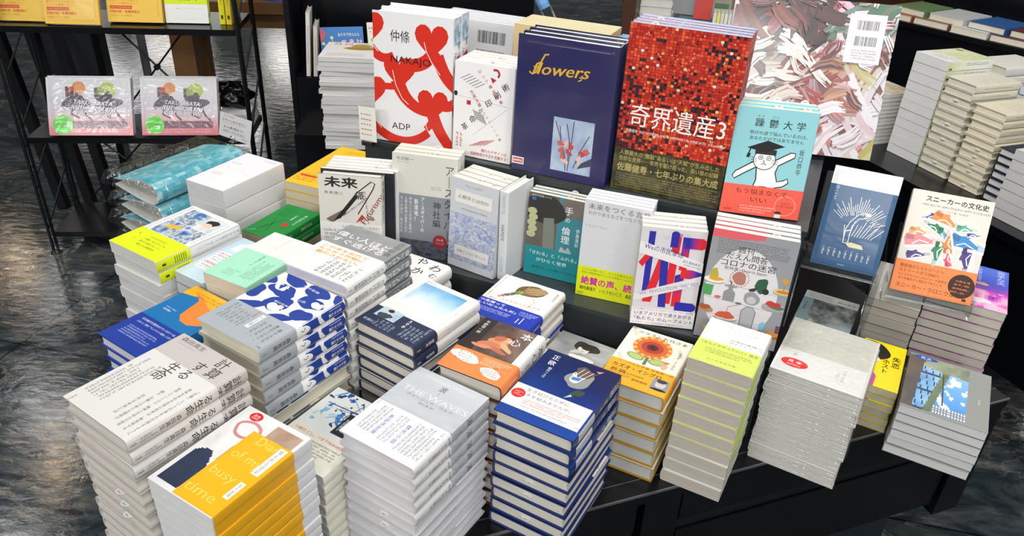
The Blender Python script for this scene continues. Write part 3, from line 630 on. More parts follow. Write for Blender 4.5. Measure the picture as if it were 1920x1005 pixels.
def honshin(a):
    a.g(30, 34, lambda x, y: pal(['#2e2623', '#4a3b36', '#6e5a50', '#8a7263'], .15+.8*fbm(x*4, y*4)*(.45+.8*x)), 0, 38, 86, 100); a.r(0, 38, 22, 100, '#2b2422', 2)
    sk = ['#b9694c', '#cf8a63', '#dca57c', '#c3785a']
    a.blob(48, 66, 17, 14, sk[1], 3, .25, 2, rot=20); a.blob(58, 78, 9, 6, '#6b3a2a', 4, .25, 4); a.blob(55, 73, 7, 6, sk[2], 4, .15, 6); a.blob(38, 57, 17, 7, sk[3], 4, .2, 5, rot=12); a.blob(62, 60, 13, 5, sk[2], 5, .25, 7, rot=-35); a.blob(30, 51, 14, 4.5, sk[1], 5, .25, 8, rot=4); a.blob(54, 52, 15, 4.5, sk[0], 4, .2, 9, rot=-12); a.blob(45, 72, 9, 6, sk[0], 5, .2, 10, rot=40)
    a.t('本', 76, 89, 14, W_, b=0, ly=6); a.t('心', 68, 74, 14, W_, b=0, ly=6); a.t('平野啓一郎', 10, 82, 5, '#efeae4', vert=True, w=26, b=0)
def honshin_obi(a):
    a.blob(24, 26, 22, 11, '#f3ece2', 2, .12, 3, rot=-10); a.blob(72, 14, 17, 9, '#f3ece2', 2, .12, 5, rot=-10)
    for k, s in enumerate(('愛する人の', '本当の心を、', 'あなたは', '知っていますか？')): a.t(s, 23, 32.5-k*4.1, 3.1, '#3a2f29', w=24 if len(s) > 4 else 17, b=.006)
    a.dots(60, 9, 85, 19, 3, '#4a3d36'); a.dots(48, 22, 90, 35, 5, '#f6d4b8'); a.t('最愛の人の', 80, 24, 2.6, '#8a3d14', w=20)
def honshin_sp(a): a.t('本心', 50, 80, 13, '#2b2725', vert=True, w=26, b=.004); a.t('平野啓一郎', 50, 52, 5, '#2b2725', vert=True, w=20, b=0)
def honshin_osp(a): a.t('文藝春秋', 50, 8, 2.6, '#fff0e0', vert=True, w=9, b=0); a.dots(25, 15, 75, 36, 2, '#f6d4b8', True)
def girl(a):
    a.t('母に好かれたかったわたしの彼女のと', 5, 70, 3.2, '#33312f', vert=True, w=60, b=0); a.t('松田青子', 93, 82, 4.2, '#33312f', vert=True, w=20, b=.01)
    a.t('女に', 16, 42, 3, '#33312f', w=14, b=0); a.t('なりたかった女の子', 58, 47, 3.2, '#4c4a47', w=62, rot=4, b=0)
    a.blob(55, 79, 21, 16, '#6d5335', 3, .12, 3, rot=18); a.blob(62, 82, 16, 11, '#a58960', 4, .15, 4, rot=20)
    for k in range(9): a.ln([(44, 70), (48+k*3.2, 91-k*2.6)], .7, '#4e3a24' if k % 2 else '#b99d74', 5)
    for k in range(7): a.blob(43-k*3.6, 70-k*3.4, 5-k*.35, 4-k*.25, ('#7fae3e', '#6b8a46', '#5d5e50', '#7b746a', '#55585b', '#8b7f78', '#d98275')[k], 6, .3, k)
    a.ln([(66, 66), (74, 58), (70, 46), (60, 40)], 1.6, '#dcb686', 3)
def girl_obi(a):
    a.t('つ生捨って', 22, 33, 5, W_, w=40, b=.02); a.t('しいだったんだ」', 34, 26, 5, W_, w=60, b=.02); a.dots(6, 12, 60, 20, 3, '#c5cff0'); a.dots(68, 24, 94, 34, 3, '#c5cff0'); a.ln([(74, 8), (74, 18)], 1.2, '#e8ecf8'); a.ln([(80, 8), (80, 22)], 1.2, '#e8ecf8')
def girl_sp(a): a.t('女の子になりたかった女の子', 50, 62, 4.2, '#33312f', vert=True, w=68, b=.004)
def girl_osp(a): a.t('松田青子', 50, 20, 4, '#dfe5fa', vert=True, w=18, b=0)
def clara(a):
    a.t('クララとお日さま', 52, 93, 5.5, '#2f2a25', w=78, b=0); a.e(46, 72, 30, 28, '#e0912f', 2, n=40)
    for k in range(30): t = k*.2094; a.e(46+26*math.cos(t), 72+26*math.sin(t)*.69, 4, 2.6, '#edb35a' if k % 2 else '#d8772a', 3, rot=math.degrees(t))
    a.e(46, 72, 24, 22, '#c9622f', 4, n=36); a.e(46, 72, 17, 15.5, '#a63c28', 5, n=30); a.e(46, 72, 9, 8, '#5a1c1c', 6); a.e(46, 72, 3, 3, '#1d0d10', 7)
    a.r(45, 40, 50, 54, '#5f6f5c', 3); a.e(30, 50, 14, 8, '#7f9a55', 3, rot=-12); a.e(64, 50, 14, 8, '#7f9a55', 3, rot=12); a.e(30, 50, 11, 6, '#a9ba77', 4, rot=-12); a.e(64, 50, 11, 6, '#a9ba77', 4, rot=12)
    a.t('カズオ・イシグロ', 88, 62, 3.6, '#3a342e', vert=True, w=32, b=0); a.blob(76, 47, 4.5, 8, '#e0a98a', 3, .15, 4); a.e(77, 54, 4, 2.4, '#d8742e', 4)
    for x0, y0 in ((3, 95), (82, 80), (4, 46)): 
        for k in range(6): a.ln([(x0+k*1.4, y0-k*2.2), (x0+k*1.4+5, y0-k*2.2+2)], .6, '#7c776c')
def clara_obi(a):
    a.t('ノーベル文学賞 受賞第一作', 54, 35.5, 3.6, '#33240b', w=84, b=.006); a.t('カズオ・イシグロ', 44, 28, 7, '#2b1d06', w=74, b=.016); a.t('長篇', 20, 19.5, 6, '#2b1d06', w=24, b=.01); a.t('世界同時発売', 46, 18.5, 2.6, '#2b1d06', w=26, b=0); a.t('是枝裕和', 56, 12, 4, '#2b1d06', w=24, b=.01); a.dots(8, 11, 42, 16, 2, '#5c4410')
    a.r(72, 8, 97, 26, '#8d8f91', 2); a.e(85, 18, 7.5, 9, '#c3c1be', 3); a.blob(85, 23, 7.8, 4.4, '#3b3b3d', 4, .1, 2); a.blob(85, 9.5, 11, 3, '#26262a', 3, .1, 3); a.ln([(81.5, 18.8), (83.5, 18.8)], .8, '#333', 5); a.ln([(86.5, 18.8), (88.5, 18.8)], .8, '#333', 5); a.ln([(83, 14), (87, 14)], .8, '#6a5a58', 5)
def clara_osp(a): a.t('カズオ・イシグロ', 50, 22, 3.6, '#3d2a08', vert=True, w=26, b=0)
def poie(a):
    a.g(36, 26, lambda x, y: pal(['#e9e9e8', '#d5d5d5', '#c2c3c4'], 1.5*fbm(x*9, y*5)-.35) if (abs(math.sin(x*16)) > .25) else '#e6e6e6', 10, 68, 88, 95)
    for k in range(16): a.ln([(14+k*4.6, 70+6*vn(k, 1)), (15+k*4.6, 90+4*vn(k, 3))], .5, '#b7b9bb', 2)
    a.t('日常的実践の', 70, 62, 4, '#5b5b5b', w=48, b=0); a.t('ポイエティーク', 70, 56.5, 4, '#5b5b5b', w=52, b=0); a.dots(14, 53, 60, 56, 1, '#aaa')
def poie_obi(a):
    a.t('〈なんとかやっていく〉技芸', 50, 42, 6, '#33361f', w=88, b=.006); a.dots(16, 22, 88, 34, 3, '#62672f'); a.t('ちくま学芸文庫', 48, 10, 3, '#4a4e25', w=44, b=0)
def poie_sp(a): a.dots(30, 55, 70, 92, 2, '#8b8b8b', True)
def rural(a):
    a.g(30, 24, lambda x, y: mixc('#bdbaae', '#cac7bc', vn(x*40, y*40)), 0, 42, 97, 100); a.r(0, 0, 97, 42, '#d8d7d3', 2); a.t('八\n紀', 19, 35, 3.4, '#6b6a66', b=0); a.e(22, 19, 15, 9, '#df2b23', 4); a.t('見 本', 22, 21, 5, '#f4dcd8', w=15, b=.02, ly=5); a.t('SAMPLE', 22, 15.5, 3, '#f4dcd8', w=15, b=.01, ly=5); a.dots(66, 14, 78, 32, 2, '#a7a6a2', True)
def host(a):
    a.blob(14, 76, 50, 44, '#1b1d1c', 2, .08, 3, n=40); a.blob(10, 62, 34, 18, '#eceae4', 3, .1, 4, rot=-15); a.p([(0, 0), (44, 0), (46, 22), (30, 34), (0, 40)], '#b8499a', 3); a.ln([(10, 36), (16, 22), (26, 30)], 1.6, '#3a1530', 4); a.ln([(0, 58), (18, 56), (40, 62)], 3, '#151515', 5)
    a.t('失恋', 82, 62, 10, '#2a2506', vert=True, w=24, b=.02); a.t('ホスト', 60, 48, 9, '#2a2506', vert=True, w=30, b=.02)
def bldg(a):
    a.r(0, 0, 100, 100, '#8f918d', 1)
    def f(x, y):
        n = fbm(x*6, y*6)
        if x < .27-.1*(1-y): return mixc('#4c4743', '#6b655f', n)
        if y > .74+.1*n: return pal(['#5b6650', '#8a937a', '#b4b8a6'], n)
        k = .34+.3*y
        if x < k: return ('#2f4a66' if (int(x*60+y*14) % 7 == 0 or int(y*26) % 9 == 0) else pal(['#4f7eae', '#7fb0da', '#a4cbe6'], n))
        if x < k+.12: return pal(['#4d5c45', '#7e8f6c'], n)
        if y < .14: return '#dfe3e6' if int(x*46) % 2 and int(y*60) % 3 else '#7b8894'
        if n > .62: return '#eef1f4'
        return pal(['#3f84cf', '#68a6e2', '#8fc0ec'], y+.2*n)
    a.g(44, 54, f, 0, 3, 74, 97, 2); a.ln([(47, 20), (44, 74)], 1.6, '#3f3a36', 4); a.e(20, 96, 15, 4.6, '#1f56a8', 5); a.t('見 本', 20, 96.6, 2.6, '#dfe8f6', w=13, b=.02, ly=6); a.t('SAMPLE', 20, 94.3, 1.5, '#dfe8f6', w=13, b=0, ly=6); a.t('Acre#0', 88, 46, 3.2, '#c9cac6', rot=-90, b=0)
def yobi(a):
    a.t('日本のZINEについて知ってることすべて', 6, 66, 3, '#7b7f82', vert=True, w=62, b=0)
    def f(x, y):
        n = fbm(x*8, y*7, 9)
        if x > .52 and y > .5: return pal(['#aab6bd', '#c9d3d7', '#e3e6e4', '#d9b0b6'], n*1.1)
        return pal(['#23497f', '#2f62a8', '#3f6fae', '#8aa3bb', '#d3dae0', '#5a6a7c', '#c9d2d9'], n*1.2)
    a.g(30, 30, f, 13, 39, 88, 94); a.blob(70, 84, 11, 8, '#2b2020', 3, .12, 2); a.blob(68, 78, 8, 6, '#e6c7b4', 4, .1, 3); a.blob(34, 56, 15, 5, '#e4b63c', 3, .3, 5, rot=25); a.ln([(13, 66), (88, 66)], 1.2, W_, 4); a.ln([(50, 39), (50, 94)], 1.2, W_, 4); a.dots(92, 44, 96, 90, 1, '#a5a8aa', True)
def yobi_obi(a):
    for k, s in enumerate(('かけがえのない、', '小部数・自主メディアの', '変わり続けること、', '誰しも可能性を')): a.t(s, 54, 29-k*5.5, 3.4, '#5d6300', w=44 if len(s) > 8 else 36, b=.006)
    a.e(14, 28, 1.2, 1.2, '#888800'); a.e(20, 18, 1, 1, '#888800')
def yobi_sp(a): a.t('日本のZINEについて', 50, 64, 3.6, '#6b6f72', vert=True, w=36, b=0); a.dots(35, 82, 65, 98, 1, '#8a8d90', True)
def yobi_osp(a): [a.r(18, 20+k*2.4, 82, 21.2+k*2.4, '#8f9600', 2) for k in range(6)]; a.r(40, 6, 60, 10, '#444400', 2)
def visual(a):
    a.g(12, 20, lambda x, y: mixc('#bdd8e6', '#d5e6ee', fbm(x*3, y*3))); a.p([(12, 26), (12, 60), (16, 63), (66, 63), (70, 60), (70, 26), (66, 22), (16, 22)], '#f0f2f2', 2); a.p([(20, 70), (60, 70), (70, 88), (44, 95), (22, 86)], '#e3edf1', 2)
    a.r(16, 54, 66, 60, '#f0f2f2', 3); a.t('BEYOND', 41, 59, 4, '#c8363a', w=46, b=.02); a.t('VISUAL', 41, 54, 4, '#c8363a', w=46, b=.02); a.t('ビジュアル', 41, 48.5, 4.4, '#2e2e30', w=44, b=.01); a.t('デザイン論', 41, 43, 4.4, '#2e2e30', w=44, b=.01); a.t('DESIGN', 41, 36, 6, '#c8363a', w=46, b=.02); a.t('からSNSまで', 41, 29.5, 4, '#2e2e30', w=40, b=.01); a.dots(18, 24, 62, 27, 1, '#c8363a')
def mint(a): a.dots(46, 70, 50, 96, 1, '#b0b3b0', True)
def mint_obi(a): a.t('覚醒せよ', 52, 44, 3, '#3f7561', vert=True, w=22, b=0); a.dots(62, 12, 90, 46, 5, '#5a9880', True); a.dots(26, 8, 56, 20, 4, '#6fae95')
def conv(a):
    a.r(0, 0, 100, 100, '#1d74b2', 1); a.p([(0, 100), (0, 84), (10, 85), (30, 88), (60, 82), (76, 74), (100, 70), (100, 100)], '#f2b21e', 2)
    a.p([(0, 92), (8, 92), (24, 90), (38, 84), (42, 72), (46, 60), (58, 54), (74, 53), (88, 58), (100, 66), (100, 84), (60, 90), (30, 94)], '#f08b3b', 3); a.p([(0, 100), (0, 92), (20, 92), (36, 90), (56, 84), (78, 78), (100, 76), (100, 100)], '#f2b21e', 4)
    a.t('Convivial Technology', 42, 97.5, 2.6, '#f8e6a8', w=54, b=.01, ly=6); a.t('コンヴィヴィアル・テクノロジー', 55, 92.5, 3.6, '#4a3308', w=76, b=.004, ly=6); a.t('人間とテクノロジーが共に生きる社会へ', 56, 88.5, 2.2, '#4a3308', w=66, b=0, ly=6); a.t('緒方壽人', 22, 58, 2.6, '#dff0fa', w=16, b=.01); a.t('Hisato Ogata', 24, 61.5, 2, '#dff0fa', w=22, b=0)
def conv_obi(a):
    a.t('行き過ぎた現代のテクノロジーは、', 50, 37, 3, '#e6ecfa', w=72, b=.008); a.t('いかにして再び「ちょうどいい道具」になりうるか', 56, 32, 2.6, '#e6ecfa', w=84, b=.008); a.dots(14, 12, 74, 26, 5, '#a9b7e2')
def green(a):
    a.e(66, 44, 9, 9, '#c8352c', 3); a.ln([(22, 16), (50, 58)], 1.4, '#0e3318', 3); a.ln([(46, 18), (30, 52)], 1.4, '#0e3318', 3); a.ln([(30, 34), (32, 22)], 1, '#0e3318'); a.t('本の窓から', 82, 66, 6, '#d9eadb', vert=True, w=34, b=0); a.t('小池昌代', 62, 68, 4, '#d9eadb', vert=True, w=18, b=0); a.dots(12, 62, 44, 92, 5, '#12602a', True); a.ln([(6, 6), (24, 14)], 1, '#d9eadb')
def green_sp(a): a.t('木の記憶', 50, 66, 5, '#dfe9da', vert=True, w=24, b=0); a.t('日高健介', 50, 24, 4, '#dfe9da', vert=True, w=18, b=0)
def yellowb(a):
    a.dots(6, 8, 46, 26, 4, '#d85a1c', fill=.6); a.r(6, 19, 34, 22, '#d8401c', 4); a.dots(20, 86, 52, 93, 2, '#b88a1a'); a.ln([(88, 4), (88, 70)], .4, '#8a6a14'); a.t('T\nR\nI\nA\nL', 66, 84, 5, '#6a5312', b=-.012); a.t('校', 70, 96, 3.4, '#3a2e0c', b=0)
def plainw(a): a.dots(10, 66, 34, 72, 2, '#a8a8ab'); a.ln([(10, 60), (30, 52), (60, 56), (90, 44)], .4, '#b5b5b8'); a.dots(14, 30, 40, 38, 3, '#adadb0'); a.dots(60, 90, 90, 95, 2, '#9c9ca0')
def cat(a):
    for s, x, y, h in (('や', 52, 90, 19), ('わ', 82, 84, 19), ('か', 62, 66, 19), ('ら', 22, 80, 18), ('い', 40, 52, 18), ('む', 90, 66, 12)): a.t(s, x, y, h, '#1d1c1c', b=.012, rot=-14)
def cat_sp(a): a.blob(50, 80, 30, 60, '#222', 2, .2, 4)
def bwphoto(a):
    a.g(30, 36, lambda x, y: pal(['#5a5c5e', '#86888a', '#a9abab', '#c4c5c3'], .2+.75*fbm(x*2.5, y*3)+.25*(x-.5)), 0, 48, 100, 100)
    a.blob(56, 80, 20, 15, '#26272a', 3, .25, 4); a.blob(54, 74, 10, 10, '#d9d6d2', 4, .08, 5); a.blob(56, 82, 15, 7, '#1f2022', 5, .3, 6); a.blob(60, 54, 20, 8, '#eceae6', 4, .2, 8); a.ln([(50, 75), (53, 75.5)], 1, '#333', 6); a.ln([(57, 75.5), (60, 75)], 1, '#333', 6); a.ln([(52, 70.5), (57, 70.5)], 1, '#6b5a58', 6); a.blob(46, 66, 10, 5, '#c9c7c4', 5, .2, 3, rot=30)
    a.r(0, 38, 100, 48, '#dcdcda', 2); a.t('藤崎彩織 ふたごの日々', 50, 43, 3.6, '#4a4a4a', w=84, b=0)
def purp(a):
    a.g(20, 30, lambda x, y: pal(['#d8249a', '#e84fb0', '#b93bc0', '#5a55c8', '#4663cf', '#5473d6'], y*1.05+.3*(fbm(x*4, y*4)-.5))); a.t('苦手な天', 90, 80, 9, '#cfd8f6', vert=True, w=34, b=.006); a.t('夜明けの雷', 32, 74, 8, '#d8d9a0', vert=True, w=40, b=.01); a.dots(52, 62, 66, 92, 2, '#c9d0f0', True); a.blob(66, 56, 8, 5, '#e3b08a', 3, .2, 3)
def purp_obi(a):
    a.g(24, 12, lambda x, y: pal(['#e01f97', '#ee6fb8', '#f6c3dc', '#d83fc0', '#7a3aa8'], fbm(x*5, y*3, 3)*1.1), 0, 0, 100, 42, 3); a.t('絶望から始めよう', 58, 36, 5, '#f7d9ee', w=76, b=0, rot=-6, ly=5); a.blob(60, 16, 16, 9, '#fbeaf3', 4, .3, 4)
def photo(a):
    def f(x, y):
        n = fbm(x*7, y*6, 6)
        if x < .2: return mixc('#7f98a4', '#9db4bd', n)
        if y < .35+.5*(x-.5): return pal(['#8a9499', '#a9b3b7'], n)
        return pal(['#2e3436', '#565c5c', '#8b918e', '#c2c5c0'], n*1.3-.1)
    a.g(36, 44, f, 0, 0, 100, 82); a.r(0, 82, 100, 100, '#dcdcd9', 2); a.dots(6, 85, 52, 97, 4, '#77777a'); a.t('言葉の庭', 78, 90, 4, '#55565a', w=34, rot=180, b=0); a.t('写真集', 9, 60, 4, '#37525e', vert=True, w=20, b=0)
# ---- upright covers
def nakajo(a):
    RD = '#d5301f'
    def heart(x, y, s=1, sd=1):                    # a heart whose tail trails away down and to one side
        hp = []
        for k in range(25):
            t = math.pi*2*k/24; hx = 16*math.sin(t)**3; hy = 13*math.cos(t)-5*math.cos(2*t)-2*math.cos(3*t)-math.cos(4*t); hp.append((x+hx*1.15*s, y+hy*.82*s))
        a.p(hp, RD, 2)
    def arm(pts, w0, w1):
        q = [Vector(k) for k in pts]; n = 14; C = []
        for k in range(n+1):
            t = k/n; p = (1-t)**3*q[0]+3*t*(1-t)**2*q[1]+3*t*t*(1-t)*q[2]+t**3*q[3]; C.append(p)
        a.ln(C, [w0+(w1-w0)*k/n for k in range(n+1)], RD, 2)
    def hair(pts): a.ln(pts, .8, '#f0efee', 4)
    heart(73, 83, 1.12); heart(33, 57, 1.1); heart(75, 35, 1.05); heart(-6, 88, 1.1); heart(-5, 40, 1.1)
    arm([(80, 72), (88, 58), (96, 52), (112, 46)], 16, 14); arm([(26, 68), (10, 62), (2, 68), (-8, 76)], 10, 12); arm([(34, 62), (58, 62), (66, 64), (78, 76)], 16, 14)
    arm([(30, 50), (36, 38), (48, 28), (74, 28)], 18, 12); arm([(88, 34), (98, 34), (104, 38), (112, 42)], 12, 12); arm([(8, 44), (24, 44), (32, 44), (40, 52)], 8, 8)
    arm([(-6, 14), (24, -4), (52, 0), (70, 12)], 12, 10); arm([(74, 28), (82, 14), (90, 6), (110, -6)], 16, 12); arm([(66, 14), (74, 18), (76, 24), (78, 30)], 8, 10)
    hair([(64, 81), (67, 74), (74, 66), (84, 58)]); hair([(24, 57), (28, 46), (36, 36), (44, 32)]); hair([(64, 22), (68, 14), (76, 6), (86, 0)]); hair([(0, 16), (8, 10)]); hair([(0, 74), (6, 70)])
    a.t('仲條', 34, 83, 9.6, '#1a1818', w=24, b=0, ly=6); a.t('NAKAJO', 47, 65, 7.4, '#1a1818', w=50, b=-.008, ly=6); a.t('ADP', 34, 13.5, 7.4, '#1a1818', w=24, b=-.008, ly=6)
def nakajo_sp(a):
    a.g(6, 10, lambda x, y: pal(['#dfe3e8', '#7fa6c9', '#c9d6e2', '#efefef'], fbm(x*4, y*6)), 0, 80, 100, 100, 2); a.t('仲條', 68, 83, 4.6, '#1a1818', vert=True, w=16, b=0, ly=5); a.t('NAKAJO', 26, 66, 4.6, '#1a1818', w=None, rot=-90, b=-.004, ly=5)
    a.blob(60, 64, 42, 50, '#c92a22', 3, .2, 3); a.blob(50, 30, 50, 60, '#c92a22', 3, .2, 5); a.ln([(30, 56), (80, 74)], 5, '#3b1512', 4)
def printart(a):
    RD = '#b3243a'
    for k, s in enumerate('革命の印刷術'):
        a.t(s, 20+k*13.0, 32+k*9.6, 8 if k != 2 else 5.5, '#1d1b1b', rot=38, b=.012)
    for k, s in enumerate('ロシア構成主義、'): a.t(s, 42+k*6.2, 92-k*4.6, 4, RD, rot=38, b=.006)
    for k, s in enumerate('生産主義のグラフィック論'): a.t(s, 30+k*4.6, 70-k*4.1, 3.2 if k > 3 else 4.4, RD, rot=38, b=.004)
    pts = [(68+6*math.cos(t), 92+4*math.sin(t)) for t in [k*.35-.9 for k in range(10)]]; a.ln(pts, 3.4, RD); a.p([(60, 88), (70, 86), (64, 82)], RD, 4); a.r(22, 56, 29, 60.5, RD, 3); a.e(3, 66, 3, 4, '#1d1b1b', 3)
    for k in range(6): a.ln([(10+k*5, 82-k*1.5), (26+k*5, 88-k*1.5)], 1, '#6d6a69', 3)
    for k in range(8): a.ln([(33+k*2.4, 52-k*.6), (40+k*2.4, 42-k*.6)], .9, '#3f3c3b', 3)
    a.ln([(8, 64), (92, 60)], .4, '#999'); a.ln([(90, 58), (34, 24)], .4, '#999')
    a.r(0, 0, 100, 26, '#ecebe9', 2); a.t('優れたデザインは', 72, 9.5, 3.8, RD, w=44, b=.006); a.t('印刷物資の不足を克服する！', 64, 4.5, 4, RD, w=64, b=.008); a.dots(4, 10, 18, 25, 2, RD, True); 
    for k in range(5): a.ln([(30+k*6, 12+k*.8), (52+k*5, 20+k*.8)], .9, RD, 4)
def flowers(a):
    a.g(16, 22, lambda x, y: pal(['#232453', '#2c2a5c', '#34305c', '#3a3a5e'], fbm(x*3, y*4))); G = '#e6b53a'
    a.t('flowers', 45, 79, 12, G, w=58, b=.012, shear=.32, rot=3); a.ln([(13, 75), (16, 73.5), (20, 75), (24, 82), (28, 88), (32, 88.5)], 1.6, G, 4); a.ln([(64, 75.5), (67, 78), (66, 74.5), (63, 73.5)], 1.2, G, 4); a.t('Yoshinaka', 36, 69, 4, '#232250', w=34, shear=.4, b=0); a.t('Mizuno', 66, 66.5, 4, '#232250', w=22, shear=.4, b=0)
    a.g(16, 24, lambda x, y: pal(['#8fa3c4', '#a7b9d6', '#c1cfe2', '#9fb2cf'], fbm(x*4, y*4, 2)), 42, 6, 84, 46, 2)
    for pts in ([(58, 7), (56, 20), (50, 32), (44, 43)], [(60, 7), (62, 22), (63, 45)], [(66, 10), (72, 24), (80, 36)], [(57, 14), (52, 26), (49, 40)], [(60, 12), (60, 30), (56, 42)], [(68, 14), (74, 20), (82, 24)]): a.ln(pts, .9, '#5c4d52', 4)
    for k, (x, y) in enumerate(((52, 22), (56, 27), (62, 26), (54, 17), (57, 14), (74, 22), (78, 24), (71, 17), (60, 21), (51, 27))): a.blob(x, y, 3.4, 2.6, ('#d8695f', '#ecc4bb', '#c94f4c')[k % 3], 5, .45, k, rot=k*40)
    a.p([(70, 10), (84, 14), (84, 20), (74, 15)], '#3d4258', 5); a.r(-1, 5, 13, 10.5, '#ecebea', 4); a.r(1, 6, 12, 9.5, '#c23a45', 5); a.t('SAMPLE', 6.3, 7.7, 2.2, '#fff', w=9.5, b=.03, ly=6)
def kikai(a):
    rg = random.Random(5)
    def f(x, y):
        d = fbm(x*6, y*7, 3); r_ = rg.random()
        if d*.75+r_*.5 > .78: return rg.choice(('#1d1a22', '#2c2a33', '#3b2a2c', '#20242c'))
        if r_ < .03: return rg.choice(('#e8a23c', '#f0c9a0', '#e9d9cf'))
        return rg.choice(('#c23524', '#d8412a', '#e0502f', '#b52c22', '#cc3a2a', '#e8623a', '#a92a22'))
    a.r(0, 0, 100, 100, '#7a1d18', 1); a.g(34, 42, f, 0, 27, 100, 100, 2, .06)
    for k in range(200): x, y = rg.uniform(2, 97), rg.uniform(29, 98); a.r(x, y, x+1.1, y+.9, rg.choice(('#3a1512', '#f0a08a', '#5a1a15')), 3)
    a.g(40, 18, lambda x, y: pal(['#16150f', '#2c2a1a', '#4a4526', '#6a6236'], fbm(x*16, y*8)*1.1), 0, 0, 100, 27, 3)
    a.t('奇界遺産3', 52, 48, 14.5, '#f6efe9', w=84, b=.002, ly=6); a.t('佐藤健寿  THE WONDERLAND & HERITAGE 3 by KENJI SATO  X-Knowledge', 52, 38, 2.2, '#f2e6df', w=88, b=.004, ly=6)
    KH = '#b7ab6d'; a.t('人類最大の“無駄”あるいは“天賦”が生み出した', 50, 24.3, 3.4, KH, w=90, b=.006, ly=6); a.t('奇妙な世界──奇界を駆け巡った、長い旅の記録', 50, 20.5, 3.4, KH, w=90, b=.006, ly=6); a.t('佐藤健寿・七年ぶりの集大成', 50, 15, 5.4, KH, w=92, b=.014, ly=6); a.dots(4, 2, 97, 11.5, 6, '#8f8551', ly=6)
def kikai_sp(a): a.g(3, 30, lambda x, y: random.Random(int(x*9+y*400)).choice(('#c23524', '#d8412a', '#2c2a33', '#b52c22')), 0, 27, 100, 100, 2, .05); a.r(0, 0, 100, 27, '#33301c', 2)
def sou(a):
    for s, x in (('躁', 30), ('鬱', 47), ('大', 64), ('学', 80)): a.t(s, x, 86.5, 8.4, K_, b=.01)
    a.t('そう', 30, 92.5, 1.8, K_, w=8, b=0); a.t('うつ', 48, 92.5, 1.8, K_, w=8, b=0); a.t('気分の波で悩んでいるのは、', 55, 77.5, 3.8, K_, w=70, b=.002); a.t('あなただけではありません', 54, 72.5, 3.8, K_, w=66, b=.002)
    a.t('坂口恭平', 87, 54, 4.8, K_, vert=True, w=24, b=0); Wc = '#f3f3f0'
    body = [(37, 46), (22, 38), (8, 31), (5, 34), (9, 38), (24, 42), (34, 45.5)]
    def outl(pts, ly): a.ln(pts+[pts[0]], 1.5, K_, ly)
    tor = [(36, 46), (22, 39), (11, 33), (8, 36), (11, 40), (30, 50), (36, 54), (58, 54), (74, 62), (80, 62), (80, 58), (62, 49), (60, 42), (64, 34), (72, 36), (76, 38), (78, 34), (72, 30), (62, 28), (56, 24), (52, 28), (44, 28), (42, 22), (34, 22), (38, 34)]
    a.p([(36, 54), (58, 54), (60, 42), (64, 34), (60, 28), (36, 28), (38, 36), (36, 46)], Wc, 2); a.p([(36, 54), (36, 46), (11, 33), (8, 36), (11, 40)], Wc, 2); a.p([(58, 54), (60, 44), (62, 49), (80, 58), (80, 62), (74, 62)], Wc, 2); a.p([(38, 36), (44, 28), (42, 22), (34, 22), (36, 30)], Wc, 2); a.p([(60, 38), (64, 34), (72, 36), (76, 38), (78, 34), (72, 30), (62, 28), (52, 22), (54, 30)], Wc, 2)
    outl(tor, 3); a.e(44, 53, 14, 13, K_, 4); a.e(44, 53, 13, 12, Wc, 5); a.p([(31, 58), (57, 58), (57, 63), (31, 63)], K_, 6); a.p([(20, 63), (42, 60), (66, 67), (44, 71)], '#1b1b1d', 6); a.ln([(25, 63), (23, 57)], 1.6, '#1b1b1d', 6); a.p([(22, 58), (26, 58), (25, 54), (21, 54)], '#1b1b1d', 6)
    for x in (39, 49): a.e(x, 55, 3, 3, K_, 6); a.e(x, 55, 2.2, 2.2, '#f3f3f0', 7); a.e(x, 55, .9, .9, K_, 8)
    a.ln([(44, 53), (43, 51), (45, 51)], 1, K_, 6); a.ln([(41, 48.5), (44, 50), (47, 48.5)], 1, K_, 6)
    for s in (-1, 1):
        for k in range(3): a.ln([(44+s*9, 51+k*1.2), (44+s*17, 50+k*2.4)], .5, K_, 6)
def sou_obi(a):
    a.t('もう悩まなくて', 48, 22.5, 5.6, '#5a1e16', w=64, b=.004); a.t('いい', 46, 15, 5.6, '#5a1e16', w=20, b=.004); a.e(80, 12, 13, 13, '#f7b0a0', 2, n=32); a.e(80, 12, 12.3, 12.3, '#f2604c', 3, n=32); a.t('人がら', 80, 14.5, 2.4, '#6b241a', w=11, b=.006); a.t('どう見られるか', 80, 11.5, 2.4, '#6b241a', w=21, b=.006); a.dots(24, 2, 66, 9.5, 3, '#f9c3b5'); a.e(73, 1.5, 4, 4.2, '#f1dcd2', 4); a.blob(73, 5, 4.4, 2, '#37323a', 5, .1, 3); a.t('新潮社', 10, 3.5, 2, '#6b241a', w=10, b=0)
def sou_sp(a): a.t('躁鬱大学', 50, 78, 5, '#2f4a48', vert=True, w=30, b=.004); a.t('坂口恭平', 50, 46, 4, '#2f4a48', vert=True, w=16, b=0)
